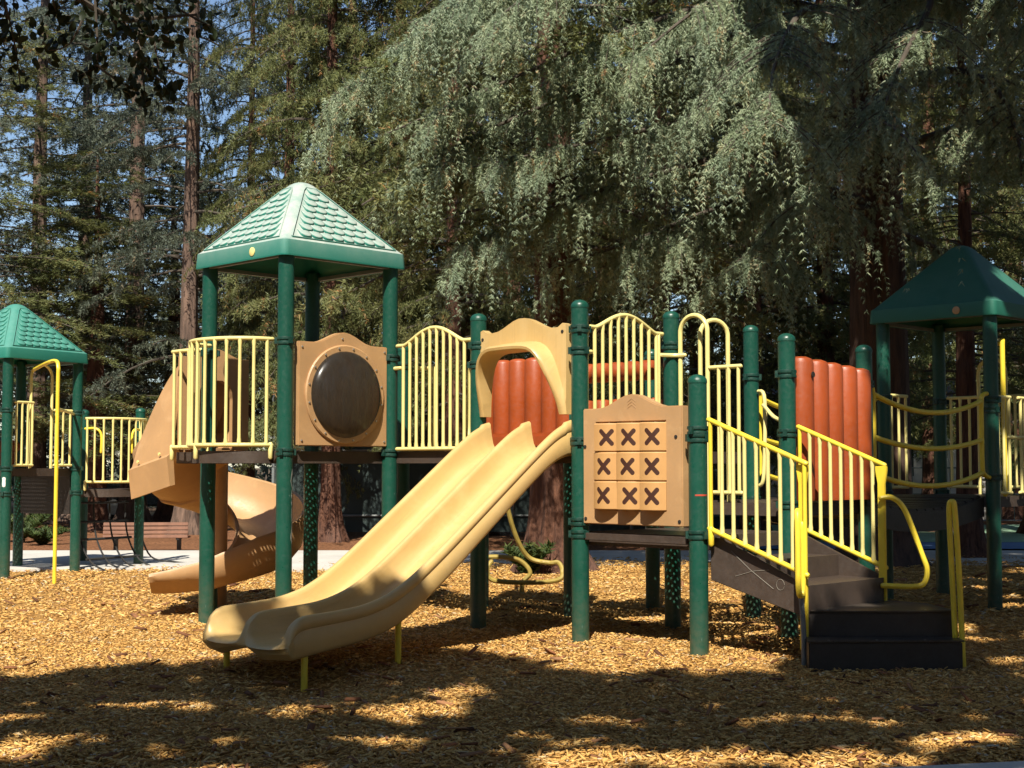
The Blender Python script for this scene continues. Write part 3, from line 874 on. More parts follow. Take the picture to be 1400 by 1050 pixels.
for j in range(3):
    rd = MB(); rd.tube([(G(2.185) + .105 + j * .2095, y1 - .02, .94), (G(2.185) + .105 + j * .2095, y1 - .02, 1.585)], .010, 8); rd.build('spindle', 'steel', ttt)
bk = MB(); bk.box((G(2.48), y1 + .055, 1.2625), (G(.66), .012, .68)); bk.build('backing_board', 'brown_coating', ttt)
for a_, z_ in ((2.09, .885), (2.885, .885), (2.085, 1.40), (2.86, 1.46)): put('bolt', bolt_y, ttt, (G(a_), y1 - .046, z_))
em = MB()      # faint moulded chevrons above the blocks
for k in range(3):
    zc = 1.665 + k * .022
    em.tube([(G(2.46), y1 - .046, zc), (G(2.495), y1 - .046, zc + .024), (G(2.53), y1 - .046, zc)], .0018, 5)
em.build('moulded_emblem', 'tan_plastic', ttt)
kr = MB(); kr.box((G(2.5), y1 - .022, .757), (G(.87), .02, .052)); kr.build('deck_kickplate', 'brown_coating', PS, bevel=.004)

# ------------------------------------------------------------------ orange log panels
def log(root, p0, p1, r, name='log', hole_at=None):
    m = MB(); P0, P1 = Vector(p0), Vector(p1); d = (P1 - P0)
    path = [P0 + d * t for t in (0, .02, .5, .955, .985, 1.0)]
    m.tube(path, [r * .96, r, r, r, r * .86, r * .45], 14)
    return m.build(name, 'orange_plastic', root, 45)
lp = empty('log_panel', (0, 0, 0), parent=PS)
for k, b_ in enumerate((2.155, 2.345, 2.53, 2.72, 2.905)):
    l_ = log(lp, (G(3) + .01, G(b_), 1.005), (G(3) + .01, G(b_), 2.065 - .012 * k), .096)
bx_ = MB(); bx_.box((G(3) - .06, G(2.53), 1.46), (.04, G(.93), .86)); bx_.build('log_backing', 'orange_plastic', lp, bevel=.02)
hb = MB(); hb.lathe([(.022, 0), (.022, .006)], (G(3) + .01 + .101, G(2.16), 1.93), 12, 'X'); hb.build('peep_hole', 'dark_hole', lp)
lp2 = empty('log_panel', (0, 0, 0), parent=PS)
for k, a_ in enumerate((.08, .26, .44, .62, .80, .96)):
    log(lp2, (G(a_), G(2) - .01, 1.42), (G(a_), G(2) - .01, 2.185), .088)
bx_ = MB(); bx_.box((G(.52), G(2) + .06, 1.72), (G(.98), .04, .58)); bx_.build('log_backing', 'orange_plastic', lp2, bevel=.02)
lb = MB(); lb.box((G(.52), G(2) - .11, 1.47), (G(.9), .10, .14)); lb.build('log_footing', 'orange_plastic', lp2, bevel=.03)
lp3 = empty('log_panel', (0, 0, 0), parent=PS)
m = MB()
xs = np.linspace(G(1.12), G(1.86), 61); 
m.tube([(x, G(2) - .01, 2.02) for x in xs], [.082 * (1 - .16 * abs(math.sin(math.pi * 5 * i / 60 + math.pi / 2)) ** 6) if 0 < i < 60 else .04 for i in range(61)], 14)
m.build('log_rail', 'orange_plastic', lp3, 60)
for a_ in (1.17, 1.34, 1.51, 1.68, 1.83):
    log(lp3, (G(a_), G(2) - .01, 1.40), (G(a_), G(2) - .01, 1.80), .075)

# ------------------------------------------------------------------ entry hoops and back rails on the middle deck
def tube_part(root, pts, r=RT, mat='yellow_paint', name='hand_loop', n=6, sm=True):
    return MB().tube(smoothpath(pts, n) if sm else pts, r, 9, True).build(name, mat, root)
def hoop(root, p0, p1, z0, z1, name='hand_loop', mat='yellow_paint'):
    p0, p1 = Vector((*p0, 0)), Vector((*p1, 0)); w_ = (p1 - p0).length; c = (p0 + p1) / 2; e = (p1 - p0) / 2
    pts = [p0 + Vector((0, 0, z0)), p0 + Vector((0, 0, z1 - w_ / 2))]
    pts += [c - e * math.cos(q) + Vector((0, 0, z1 - w_ / 2 + w_ / 2 * math.sin(q))) for q in np.linspace(.15, math.pi - .15, 12)]
    pts += [p1 + Vector((0, 0, z1 - w_ / 2)), p1 + Vector((0, 0, z0))]
    return MB().tube(pts, RT * 1.1, 9).build(name, mat, root)
hoop(PS, (G(2.085), G(2)), (G(2.33), G(2)), D2, 2.425)
hoop(PS, (G(2.19), G(2.10)), (G(2.29), G(2.30)), D3, 2.40)
barrier(PS, [(G(2.345), G(2)), (G(2.62), G(2))], 2.01, 1.06, [.3, .62, .92], 'short_barrier')
barrier(PS, [(G(2.62), G(3)), (G(2.95), G(3))], 1.95, 1.06, [.1, .5], 'short_barrier')
tube_part(PS, [(G(2.08), G(2.98), 1.88), (G(2.16), G(2.95), 1.80), (G(2.18), G(2.9), 1.2), (G(2.14), G(2.9), 1.1)], name='hand_loop')
tube_part(PS, [(G(2.18), G(2.9), 1.76), (G(2.34), G(2.8), 1.66), (G(2.48), G(2.7), 1.62)], name='hand_loop')

# ------------------------------------------------------------------ stairs
st = PS
def stair_rail(b, a0, a1, z0, z1, lo0, lo1):
    y = G(b)
    return barrier(st, [(G(a0), y), (G(a1), y)], lambda t: z0 + (z1 - z0) * t, lambda t: lo0 + (lo1 - lo0) * t, [.02 + .96 * i / 8 for i in range(9)], 'stair_railing', legs=[.02], mat='strong_yellow', r=.018)
stair_rail(1.0, 3.085, 3.80, 1.572, 1.275, .845, .575)
stair_rail(2.0, 3.085, 3.74, 1.545, 1.265, .825, .565)
for b, dy in ((1.055, 0), (1.945, 0)):
    m = MB(); m.prism([(G(3.06), .50), (G(3.77), .30), (G(3.77), .50), (G(3.14), .785), (G(3.06), .785)], G(b) - .012, G(b) + .012, fy)
    m.build('stringer', 'brown_coating', st, bevel=.004)
sm1 = MB()      # scratched tic-tac-toe marks on the side plate
sm1.tube([(G(3.22), G(1.055) - .0135, .70), (G(3.36), G(1.055) - .0135, .585), (G(3.53), G(1.055) - .0135, .47)], .0022, 4)
sm1.tube([(G(3.25), G(1.055) - .0135, .535), (G(3.38), G(1.055) - .0135, .575), (G(3.50), G(1.055) - .0135, .59)], .0022, 4)
sm1.tube([(G(3.58) + .03 * math.cos(q), G(1.055) - .0135, .50 + .035 * math.sin(q)) for q in np.linspace(0, 6.0, 16)], .0018, 4)
sm1.build('chalk_scratch', 'bench_scratch', st)
for z_, a0, a1 in ((.64, 3.06, 3.42), (.50, 3.40, 3.76)):
    m = MB(); m.mi = 0
    m.add([(G(a0), G(1.07), z_), (G(a1), G(1.07), z_), (G(a1), G(1.93), z_), (G(a0), G(1.93), z_)], [(0, 1, 2, 3)])
    m.mi = 1; m.box((G(a1) + .005, G(1.5), z_ - .075), (.012, G(.86), .16))
    m.build('step', ['perforated_deck', 'brown_coating'], st)
def ww(x, y, z): a_, b_ = W2L(x, y); return (a_, b_, z)
m = MB()
for poly, z0, z1 in (([(1.87, 9.07), (2.05, 9.03), (2.42, 9.02), (2.80, 9.05), (2.76, 9.50), (2.55, 9.74)], .0, .34),):
    m.loft([[ww(x, y, z0) for x, y in poly], [ww(x, y, z1) for x, y in poly]])
m.build('corner_step', 'black_coating', st, bevel=.008)
m = MB(); poly = [(1.825, 8.80), (2.78, 8.83), (2.80, 9.045), (2.42, 9.012), (2.05, 9.022), (1.85, 9.06)]
m.loft([[ww(x, y, -.06) for x, y in poly], [ww(x, y, .178) for x, y in poly]])
m.build('bottom_step', 'black_coating', st, bevel=.008)
for poly, z_ in (([(1.86, 9.055), (2.05, 9.015), (2.42, 9.005), (2.805, 9.035), (2.765, 9.50), (2.55, 9.745)], .3405), ([(1.815, 8.785), (2.79, 8.815), (2.80, 9.01), (2.42, 8.985), (2.05, 8.995), (1.85, 9.03)], .1785)):
    m = MB(); m.loft([[ww(x, y, z_) for x, y in poly], [ww(x, y, z_ + .010) for x, y in poly]])
    m.build('tread_plate', 'tread', st, bevel=.004)
scw = MB().lathe([(.007, 0), (.007, .003)], n=8).mesh('screw', 'steel')
for x, y, z in ((1.95, 8.815, .1887), (2.25, 8.83, .1887), (2.55, 8.84, .1887), (2.0, 9.06, .3507), (2.3, 9.05, .3507), (2.62, 9.06, .3507)):
    put('screw', scw, st, ww(x, y, z))
for (x, y), z0, z1 in (((1.845, 9.03), .10, 1.27), ((2.52, 9.70), .34, 1.26)):
    p = W2L(x, y)
    m = MB(); m.loft([[(p[0] + sx * w_, p[1] + sy * .012, z) for sx, sy in ((-1, -1), (1, -1), (1, 1), (-1, 1))] for w_, z in ((.026, z0), (.026, z1 - .12), (.042, z1 - .03), (.042, z1))])
    m.build('end_post', 'strong_yellow', st, bevel=.003)
tube_part(st, [ww(1.80, 8.98, .98), ww(1.79, 8.93, .92), ww(1.79, 8.92, .52), ww(1.81, 8.95, .45), ww(1.83, 8.98, .52), ww(1.83, 8.99, .9)], .019, 'strong_yellow')
tube_part(st, [ww(1.82, 9.0, .46), ww(1.83, 8.98, .2), ww(1.83, 8.98, -.1)], .017, 'fence_metal', 'rail_foot')
tube_part(st, [ww(2.50, 9.66, 1.045), ww(2.58, 9.65, 1.045), ww(2.66, 9.64, .96), ww(2.76, 9.62, .68), ww(2.795, 9.61, .56), ww(2.77, 9.61, .47), ww(2.69, 9.62, .45), ww(2.50, 9.65, .455)], .019, 'strong_yellow')
tube_part(st, [ww(2.815, 8.93, -.1), ww(2.80, 8.93, .5), ww(2.778, 8.93, .97), ww(2.765, 8.94, 1.035), ww(2.748, 8.95, .97), ww(2.765, 8.96, .5), ww(2.775, 8.96, .19)], .018, 'strong_yellow')

# ------------------------------------------------------------------ bridge to the shaded tower
br = empty('bridge', (0, 0, 0), parent=PS)
def sag(z0, s_): return lambda t: z0 - s_ * 4 * t * (1 - t)
for a_ in (3.0, 2.0):
    for z0, s_ in ((1.83, .125), (1.49, .085), (1.20, .105)):
        m = MB(); m.tube([(G(a_), G(3.12 + 1.70 * t), z0 - s_ * 4 * t * (1 - t)) for t in np.linspace(0, 1, 25)], .022, 9, True)
        m.build('bridge_rail', 'strong_yellow', br)
    for b_, sg in ((4.82, 1), (3.12, -1)):
        tube_part(br, [(G(a_), G(b_ + .10 * sg), 1.90), (G(a_), G(b_ + .03 * sg), 1.88), (G(a_), G(b_), 1.80), (G(a_), G(b_), 1.28), (G(a_), G(b_ + .03 * sg), 1.19), (G(a_), G(b_ + .12 * sg), 1.16)], .021, 'strong_yellow', 'bridge_end_loop')
for k in range(14):
    t0 = (k + .5) / 14
    z_ = .955 - .10 * 4 * t0 * (1 - t0)
    m = MB(); m.box((0, 0, 0), (G(.86), G(1.86) / 14 - .012, .10)); me = _pm.setdefault('plank', m.mesh('bridge_plank', 'black_coating', bevel=.006))
    put('bridge_plank', me, br, (G(2.5), G(3.07 + 1.86 * t0), z_), (-math.atan(.10 * 4 * (1 - 2 * t0) / G(1.86)), 0, 0))
for a_ in (2.07, 2.93):
    m = MB(); m.loft([[(G(a_) + dx, G(3.05 + 1.9 * t), .955 - .10 * 4 * t * (1 - t) + dz) for dx, dz in ((-.015, -.14), (.015, -.14), (.015, .03), (-.015, .03))] for t in np.linspace(0, 1, 13)])
    m.build('bridge_belt', 'black_coating', br)

# shaded tower railings
barrier(PS, [(G(2.08), G(6)), (G(2.42), G(6))], 1.93, 1.06, [.1 + .8 * i / 3 for i in range(4)], 'short_barrier')
barrier(PS, [(G(2.62), G(6)), (G(2.93), G(6))], 1.93, 1.06, [.1 + .8 * i / 3 for i in range(4)], 'short_barrier')
hoop(PS, (G(2.40), G(5.98)), (G(2.66), G(5.98)), D3, 2.30)
barrier(PS, [(G(2.0), G(5.10)), (G(2.0), G(5.40))], 1.93, 1.06, [.08, .5, .92], 'short_barrier')
barrier(PS, [(G(3.0), G(5.09)), (G(3.02), G(5.30))], 1.88, 1.02, [.1, .5, .9], 'short_barrier')
tube_part(PS, [(G(3.0), G(5.22), 1.0), (G(3.0), G(5.22), 2.28), (G(2.98), G(5.26), 2.36), (G(2.9), G(5.36), 2.38)], .022, 'strong_yellow', 'climbing_pole', 4)
barrier(PS, [(G(3.02), G(5.45)), (G(3.0), G(5.93))], 1.88, 1.02, [.1, .3, .5, .7, .9], 'short_barrier')
tube_part(PS, [(G(3.02), G(5.25), 1.52), (G(3.05), G(5.8), 1.52)], .016, 'yellow_paint', 'cross_rail', 2)

# tube climber behind the slide
tc = empty('loop_climber', (0, 0, 0), parent=PS)
tube_part(tc, [ww(-.10, 13.9, 1.36), ww(-.07, 14.0, 1.0), ww(.02, 14.1, .62), ww(.16, 14.2, .36), ww(.36, 14.2, .30), ww(.46, 14.2, .30), ww(.50, 14.15, .22), ww(.46, 14.1, .14), ww(.2, 14.0, .12), ww(-.18, 13.9, .15), ww(-.24, 13.9, .26), ww(-.2, 13.95, .33)], .024, 'old_yellow', 'climber_tube', 8)
tube_part(tc, [ww(-.28, 14.1, .36), ww(-.1, 14.15, .36), ww(.08, 14.2, .32), ww(.18, 14.2, .2), ww(.10, 14.2, .08), ww(.12, 14.2, -.2)], .024, 'old_yellow', 'climber_tube', 8)

# ------------------------------------------------------------------ spiral slide
sp = empty('spiral_slide', (0, 0, 0), parent=PS)
CX, CY = -2.70, 13.20
R0 = .46
def spine():
    P = []
    # straight run out of the deck, heading -u
    hd = Vector((-ct_, st_)); rt = Vector((st_, ct_))
    st0 = Vector((CX, CY)) - rt * R0
    for k in range(5):
        q = st0 - hd * (.42 * (1 - k / 4)); P.append((q.x, q.y, 1.375 - .03 * k / 4))
    a0 = math.atan2(-rt.y, -rt.x) % (2 * math.pi); a1 = -math.pi / 2
    n_ = 44
    for k in range(1, n_ + 1):
        t = k / n_; a = a0 + (a1 - a0) * t
        z = float(np.interp(t, [0, .10, .25, .5, .8, 1], [1.345, 1.14, .93, .68, .37, .21]))
        P.append((CX + R0 * math.cos(a), CY + R0 * math.sin(a), z))
    for k in range(1, 7):
        P.append((CX - .47 * k / 6, CY - R0 - .03 * k / 6, .22 - .035 * math.sin(math.pi / 2 * k / 6)))
    return P
SPI = spine()
def chute(i):
    P = [Vector(p) for p in SPI]
    t = (P[min(i + 1, len(P) - 1)] - P[max(i - 1, 0)]); t.z = 0; t.normalize()
    lf = Vector((-t.y, t.x, 0))          # left = outside of the bend
    f = i / (len(P) - 1)
    hi = float(np.interp(f, [0, .10, .25, .40, .55, .8, .9, 1], [.16, .20, .30, .42, .42, .32, .20, .13]))      # outer wall
    li = float(np.interp(f, [0, .8, 1], [.20, .18, .12]))
    w_ = .29
    sec = [(w_ + .05, hi - .015), (w_ + .035, hi + .012), (w_ + .005, hi), (w_ - .01, hi * .6), (w_ - .05, .13), (w_ - .12, .045), (.04, .0), (-w_ + .12, .03), (-w_ + .05, .09), (-w_ + .01, li * .7), (-w_, li), (-w_ - .03, li + .005),
           (-w_ - .035, li - .03), (-w_ + .0, .04), (-w_ + .08, -.03), (0, -.06), (w_ - .08, -.035), (w_ + .0, .06), (w_ + .03, hi * .5)]
    return [ww((P[i] + lf * a).x, (P[i] + lf * a).y, P[i].z + h) for a, h in sec]
ch = MB().loft([chute(i) for i in range(len(SPI))]).build('spiral_chute', 'tan_plastic', sp, 50)
for i in (14, 22):      # bolted seams
    r1 = [Vector(p) for p in chute(i)]; c = sum(r1, Vector()) / len(r1)
    m = MB(); idx = list(range(11, 19)) + [0]
    nx_ = [Vector(p) for p in chute(i + 1)]
    ring = []
    for j in idx:
        e = (nx_[j] - r1[j]).normalized() * .025; o = (r1[j] - c).normalized() * .022
        ring.append([r1[j] - e, r1[j] - e + o, r1[j] + e + o, r1[j] + e])
    m.loft(ring); m.build('seam_flange', 'tan_plastic', sp)
m = MB(); m.tube([ww(CX, CY, -.2), ww(CX, CY, 1.36)], .065, 16); m.build('centre_column', 'tan_plastic', sp)
m = MB(); m.tube([ww(CX + .02, CY - R0, -.2), ww(CX + .02, CY - R0, .19)], .055, 12); m.build('support_leg', 'green_clamp', sp)
# entry hood: panel facing the deck and a sloping shell behind it
xh = G(-1.5)
out = arch_outline(G(.05), G(.70), 1.40, 2.21, .08, side=.1)
hl = [(G(.205), 1.42), (G(.205), 1.86), (G(.24), 1.96), (G(.31), 2.01), (G(.44), 2.01), (G(.51), 1.96), (G(.545), 1.86), (G(.545), 1.42)]
hp = ring_panel(MB(), out, hl, xh - .03, xh + .03, fx).build('entry_panel', 'tan_plastic', sp, 40, .006)
m = MB(); secs = []
for k in range(10):
    t = k / 9
    x = xh - .03 - .46 * t
    zt = 2.22 - .64 * t ** 1.35; zb = 1.36 - .12 * t
    y0_, y1_ = G(.035) - .10 * t, G(.70) + .02 * t
    secs.append([(x, y0_ - .05, zb), (x, y0_, (zb + zt) / 2), (x, y0_ + .03, zt - .09), (x, y0_ + .10, zt - .01), (x, (y0_ + y1_) / 2, zt + .02), (x, y1_ - .10, zt - .01), (x, y1_ - .03, zt - .09), (x, y1_, zb)])
inner = [[(x, y + (.02 if j < 4 else -.02), z - .02) for j, (x, y, z) in enumerate(s_)] for s_ in secs]
m.loft([s_ + i_[::-1] for s_, i_ in zip(secs, inner)])
hs = m.build('hood_shell', 'tan_plastic', sp, 40)
m = MB(); p0, p1 = secs[0], secs[-1]
sk = []
for k in range(10):
    s_ = secs[k]; x, y, z = s_[0]
    sk.append([(x, y - .035, z - .02), (x, y + .01, z + .015), (x, y + .03, z - .01), (x, y + .03 + .02, z - .26), (x, y + .0, z - .27)])
m.loft(sk); m.build('hood_skirt', 'tan_plastic', sp, 40)
for k in (2, 7):
    s_ = secs[k][0]; put('bolt', MB().lathe([(.014, 0), (.014, .01)], n=8, axis='Y').mesh('bolt', 'yellow_paint'), sp, (s_[0], s_[1] - .02, s_[2] + .03))

# ------------------------------------------------------------------ second play structure, far left
TH2 = math.radians(31.5)
PX, PY = -6.03, 16.95
P2 = empty('play_structure', (PX, PY, -.07), -TH2)
tag(P2, 'smaller green roofed play tower with yellow fire pole and low balcony beside the path', 'play structure')
c2, s2 = math.cos(TH2), math.sin(TH2)
def l2(x, y, z):
    dx, dy = x - PX, y - PY
    return (dx * c2 - dy * s2, dx * s2 + dy * c2, z)
DL = 1.30
for a_, b_ in ((0, 0), (0, 1), (-1, 0), (-1, 1)): post(P2, G(a_), G(b_), 2.68, False, (1.0, DL, 2.0))
post(P2, 0, G(2.0), 2.10, True, (1.0, 1.7)); post(P2, G(-1), G(2.0), 2.10, True, ())
deck(P2, G(-1) + g, -g, g, G(1) - g, DL); deck(P2, G(-1) + g, -g, G(1) + g, G(2) - g, 1.03)
rf3 = roof(P2, G(-.5), G(.5), 2.62, .635, 'roof_green_fresh')
bp = [(.02 + .40 * math.sin(q) ** .8, G(1.5) - G(.42) * math.cos(q)) for q in (math.radians(x) for x in np.linspace(2, 178, 41))]
b_ = barrier(P2, bp, 1.93, 1.13, [.03 + .94 * i / 11 for i in range(12)], 'balcony_barrier', legs=[.01, .5, .99])
tube_part(b_, [(.05, G(1.08), 1.80), (.2, G(1.12), 1.80), (.26, G(1.15), 1.72), (.26, G(1.15), 1.5)], .016, 'strong_yellow', 'grip_rail')
tube_part(b_, [(.3, G(1.60), 1.5), (.3, G(1.60), 1.72), (.28, G(1.66), 1.80), (.15, G(1.85), 1.80)], .016, 'strong_yellow', 'grip_rail')
m = MB(); m.mi = 0
arcp = [(.02 + .37 * math.sin(q) ** .8, G(1.5) - G(.40) * math.cos(q)) for q in (math.radians(x) for x in np.linspace(0, 180, 21))]
m.add([(x, y, 1.034) for x, y in arcp], [tuple(range(len(arcp)))]); m.mi = 1
m.loft([[(x, y, 1.04), (x, y, .94), (x * .95, y, .94), (x * .95, y, 1.04)] for x, y in arcp])
m.build('balcony_deck', ['perforated_deck', 'brown_coating'], P2)
barrier(P2, [(0, G(.10)), (0, G(.36))], 2.10, 1.34, [.1, .4, .7, .95], 'short_barrier')
barrier(P2, [(0, G(.66)), (0, G(.92))], 2.02, 1.34, [.1, .5, .9], 'short_barrier')
hoop(P2, (-.05, G(.36)), (-.05, G(.66)), DL, 2.58)
tube_part(P2, [(-.02, G(.36), 2.50), l2(-5.42, 16.5, 2.53), l2(-5.22, 16.2, 2.53), l2(-5.16, 16.1, 2.45), l2(-5.16, 16.1, 2.2), l2(-5.16, 16.1, .6), l2(-5.16, 16.1, -.2)], .022, 'strong_yellow', 'fire_pole', 5)
tube_part(P2, [(0, G(.95), 1.98), l2(-5.25, 16.6, 1.98), l2(-5.16, 16.12, 1.98)], .016, 'yellow_paint', 'pole_brace', 4)
lq = empty('log_panel', (0, 0, 0), parent=P2)
for k in range(4): log(lq, (G(-1) - .02, G(.16 + .22 * k), 1.34), (G(-1) - .02, G(.16 + .22 * k), 1.50), .10)
m = MB(); m.tube([(G(-1) - .02, G(.05), 1.58), (G(-1) - .02, G(.95), 1.58)], .085, 12, True); m.build('log_rail', 'orange_plastic', lq)
m = MB(); m.box((G(-.5), G(1) - .02, 1.0), (G(.86), .03, .55)); m.build('dark_wall_panel', 'black_coating', P2)
patch(P2, 0, 0, 1.08, 1.20, -2.0, -1.3, 'white_wall', 'white_sticker', 8, .1, TH2)
# flexible net climber under the low deck
nc = empty('net_climber', (0, 0, 0), parent=P2)
for k in range(4):
    y_ = G(1.12 + .25 * k)
    P = [(-.12, y_, 1.0), (-.10, y_, .60), (-.02, y_, .34), (.16, y_, .12), (.42, y_ + .02, .02)]
    m = MB(); m.tube(smoothpath(P, 6), .012, 6); m.build('chain', 'rope_black', nc)
for z_, x_ in ((.86, -.115), (.62, -.10), (.40, -.05), (.16, .11)):
    m = MB(); m.tube([(x_, G(1.08), z_), (x_, G(1.92), z_)], .016, 8); m.build('rung', 'rope_black', nc)
m = MB(); m.tube(smoothpath([(.0, G(2.0), .5), (.12, G(2.1), .14), (.3, G(2.35), .06), (.35, G(2.6), .03)], 6), .012, 6); m.build('chain', 'rope_black', nc)

# ------------------------------------------------------------------ bench beside the path
bn = empty('park_bench', (-5.62, 22.0, -.03), math.radians(4))
tag(bn, 'low slatted brown wooden park bench on dark legs along the concrete path', 'bench')
sl_ = MB().box((0, 0, 0), (1.28, .028, .052)).mesh('slat', 'bench_wood', bevel=.005)
for k in range(4): put('slat', sl_, bn, (0, -.20 + .012 * k, .215 + .062 * k), (-.15, 0, 0))
for k in range(4): put('slat', sl_, bn, (0, -.13 + .07 * k, .20), (math.pi / 2, 0, 0))
for sx in (-.48, .48):
    m = MB(); m.box((sx, -.02, .05), (.06, .08, .26)); m.box((sx, -.03, .175), (.05, .34, .03)); m.build('leg', 'black_coating', bn, bevel=.004)

# ------------------------------------------------------------------ trees
def trunk_mesh(name, h, r0, mat, flare=1.9, lean=(0, 0), seed=0, n=28, base=-.3, top=.25, flute=.10):
    r = np.random.default_rng(seed); rings = []
    ph = r.random(6) * 6.28
    zs = np.concatenate([np.linspace(base, 1.2, 12), np.linspace(1.6, h, 16)])
    for z in zs:
        t = max(0, z) / h
        rad = r0 * (1 - (1 - top) * t) * (1 + (flare - 1) * math.exp(-max(z, 0) / .30))
        ring = []
        for j in range(n):
            q = 2 * math.pi * j / n
            lob = 1 + flute * (1 + 1.6 * math.exp(-max(z, 0) / .4)) * (math.sin(5 * q + ph[0] + .15 * z) * .6 + math.sin(9 * q + ph[1] - .2 * z) * .4) + .03 * math.sin(17 * q + ph[2] + z)
            ring.append((lean[0] * z + .06 * math.sin(z * .5 + ph[3]) * t + rad * lob * math.cos(q), lean[1] * z + rad * lob * math.sin(q), z))
        rings.append(ring)
    return MB().loft(rings).mesh(name, mat, 60)

def strand_points(P0, D0, L, K, reach, droop, r):
    """K points along each drooping strand; returns positions and tangents"""
    n = len(P0); t = np.linspace(0, 1, K)[None, :, None]
    L = L[:, None, None]
    hor = reach * L * (1 - np.exp(-2.6 * t)) / (1 - math.exp(-2.6))
    wob = r.normal(0, .05, (n, 1, 3)) * np.sin(t * 5 + r.random((n, 1, 1)) * 6) * L
    dn = droop * L * t ** 1.45
    P = P0[:, None, :] + D0[:, None, :] * hor + wob
    P[..., 2] -= dn[..., 0]
    T = np.gradient(P, axis=1); T /= np.linalg.norm(T, axis=2, keepdims=True) + 1e-9
    return P.reshape(-1, 3), T.reshape(-1, 3)

def needles(P, T, per, ln, wd, fwd, r, flat=None):
    n = len(P)
    P = np.repeat(P, per, 0); T = np.repeat(T, per, 0)
    q = r.normal(0, 1, P.shape)
    if flat is not None: q[:, 2] *= flat
    q -= T * (q * T).sum(1, keepdims=True); q /= np.linalg.norm(q, axis=1, keepdims=True) + 1e-9
    d = q + T * fwd; d /= np.linalg.norm(d, axis=1, keepdims=True)
    l = ln * (.6 + .8 * r.random((len(P), 1)))
    nb_ = np.array([-.1, -.45, .75]) + r.normal(0, .42, P.shape)      # blades turn towards the light
    s = np.cross(d, nb_); s /= np.linalg.norm(s, axis=1, keepdims=True) + 1e-9
    w_ = wd * (.7 + .6 * r.random((len(P), 1)))
    P = P + r.normal(0, ln * .15, P.shape)
    return np.stack([P - s * w_ * .5, P + s * w_ * .5, P + d * l], 1)

def foliage_mesh(name, tris, mat, rnd):
    V = tris.reshape(-1, 3); Fc = np.arange(len(V)).reshape(-1, 3)
    return np_mesh(name, V, Fc, mat, rnd)

def redwood(name, seed, h=17.0, r0=.34, z0=2.3, spread=2.9, nb=150, per_branch=17, ln=.075, wd=.020, mat='redwood_needles', barkm='redwood_bark', lower_droop=.55, K=9, per=5, gap=0.0):
    r = np.random.default_rng(seed)
    tm = trunk_mesh(name + '_trunk', h, r0, barkm, seed=seed, top=.05)
    lim = MB(); P0s = []; D0s = []; Ls = []
    for k in range(nb):
        z = z0 + (h - z0 - .05) * ((k + r.random()) / nb) ** .95
        if gap and math.sin(z * 2.3 + seed) > 1 - gap and r.random() < .8: continue
        a = r.random() * 6.283
        Lb = spread * (1 - .62 * ((z - z0) / (h - z0)) ** 1.3) * (.55 + .55 * r.random())
        d = np.array([math.cos(a), math.sin(a), 0.0]); rise = r.uniform(-.12, .30)
        ts = np.linspace(0, 1, 6)
        B = np.array([d * Lb * t + np.array([0, 0, z + rise * Lb * t - lower_droop * Lb * .55 * t * t]) for t in ts])
        lim.tube([tuple(p) for p in B], [.026 * (1 - .8 * t) * (Lb / 2.5) + .004 for t in ts], 5)
        m_ = max(4, int(per_branch * Lb / 2.2))
        tt = .18 + .82 * r.random(m_) ** .75
        p = np.stack([np.interp(tt, ts, B[:, i]) for i in range(3)], 1)
        side = np.array([-d[1], d[0], 0.0]) * r.choice([-1, 1], m_)[:, None] * r.uniform(.3, 1.0, m_)[:, None]
        dd = side + d * r.uniform(.1, .9, m_)[:, None] + np.array([0, 0, .1]); dd /= np.linalg.norm(dd, axis=1, keepdims=True)
        P0s.append(p); D0s.append(dd); Ls.append(r.uniform(.30, .75, m_) * (.7 + .3 * Lb / spread))
    P0 = np.concatenate(P0s); D0 = np.concatenate(D0s); L = np.concatenate(Ls)
    P, T = strand_points(P0, D0, L, K, .9, .55, r)
    tri = needles(P, T, per, ln, wd, .55, r, .6)
    base = np.repeat(np.clip(r.normal(.5, .22, len(P0)), 0, 1), K * per)
    rnd = np.clip(base + r.normal(0, .10, len(tri)), 0, 1)
    return tm, lim.mesh(name + '_limbs', 'twig_bark', 60), foliage_mesh(name + '_foliage', tri, mat, rnd)

def place_tree(kind, meshes, loc, rz, sc_, label, group=None, cat='tree'):
    t = empty(kind, loc, rz); t.scale = sc_ if hasattr(sc_, '__len__') else (sc_, sc_, sc_)
    tag(t, label, cat, group)
    put('trunk', meshes[0], t); put('limbs', meshes[1], t)["kind"] = "stuff"
    c = put('crown', meshes[2], t); c['kind'] = 'stuff'
    return t

RA = redwood('redwood_dense', 11, h=16, r0=.27, z0=2.0, spread=3.4, nb=200, per_branch=24, ln=.085, wd=.022)
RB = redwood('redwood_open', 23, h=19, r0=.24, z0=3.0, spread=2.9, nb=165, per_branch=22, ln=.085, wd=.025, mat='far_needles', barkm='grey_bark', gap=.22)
RC = redwood('redwood_big', 35, h=17, r0=.29, z0=3.6, spread=3.2, nb=130, per_branch=19, ln=.085, wd=.024)
def wx(px, d): return (px - 700) / F_PX * d
place_tree('redwood_tree', RB, (wx(50, 32), 32, -.05), .4, (1, 1, 1), 'tall thin redwood with pale bare trunk at the edge of the sky gap')
place_tree('redwood_tree', RB, (wx(182, 31), 31, -.05), 2.1, (1.05, 1.05, 1), 'dark trunked redwood standing against the sky between two paler trunks')
place_tree('redwood_tree', RB, (wx(257, 27), 27, -.05), 3.7, (.85, .85, 1), 'slim redwood with sunlit pinkish trunk beside the sky gap')
place_tree('redwood_tree', RA, (wx(452, 24.6), 24.6, -.05), .0, (.66, .66, 1), 'dense green redwood with drooping boughs behind the roofed slide tower')
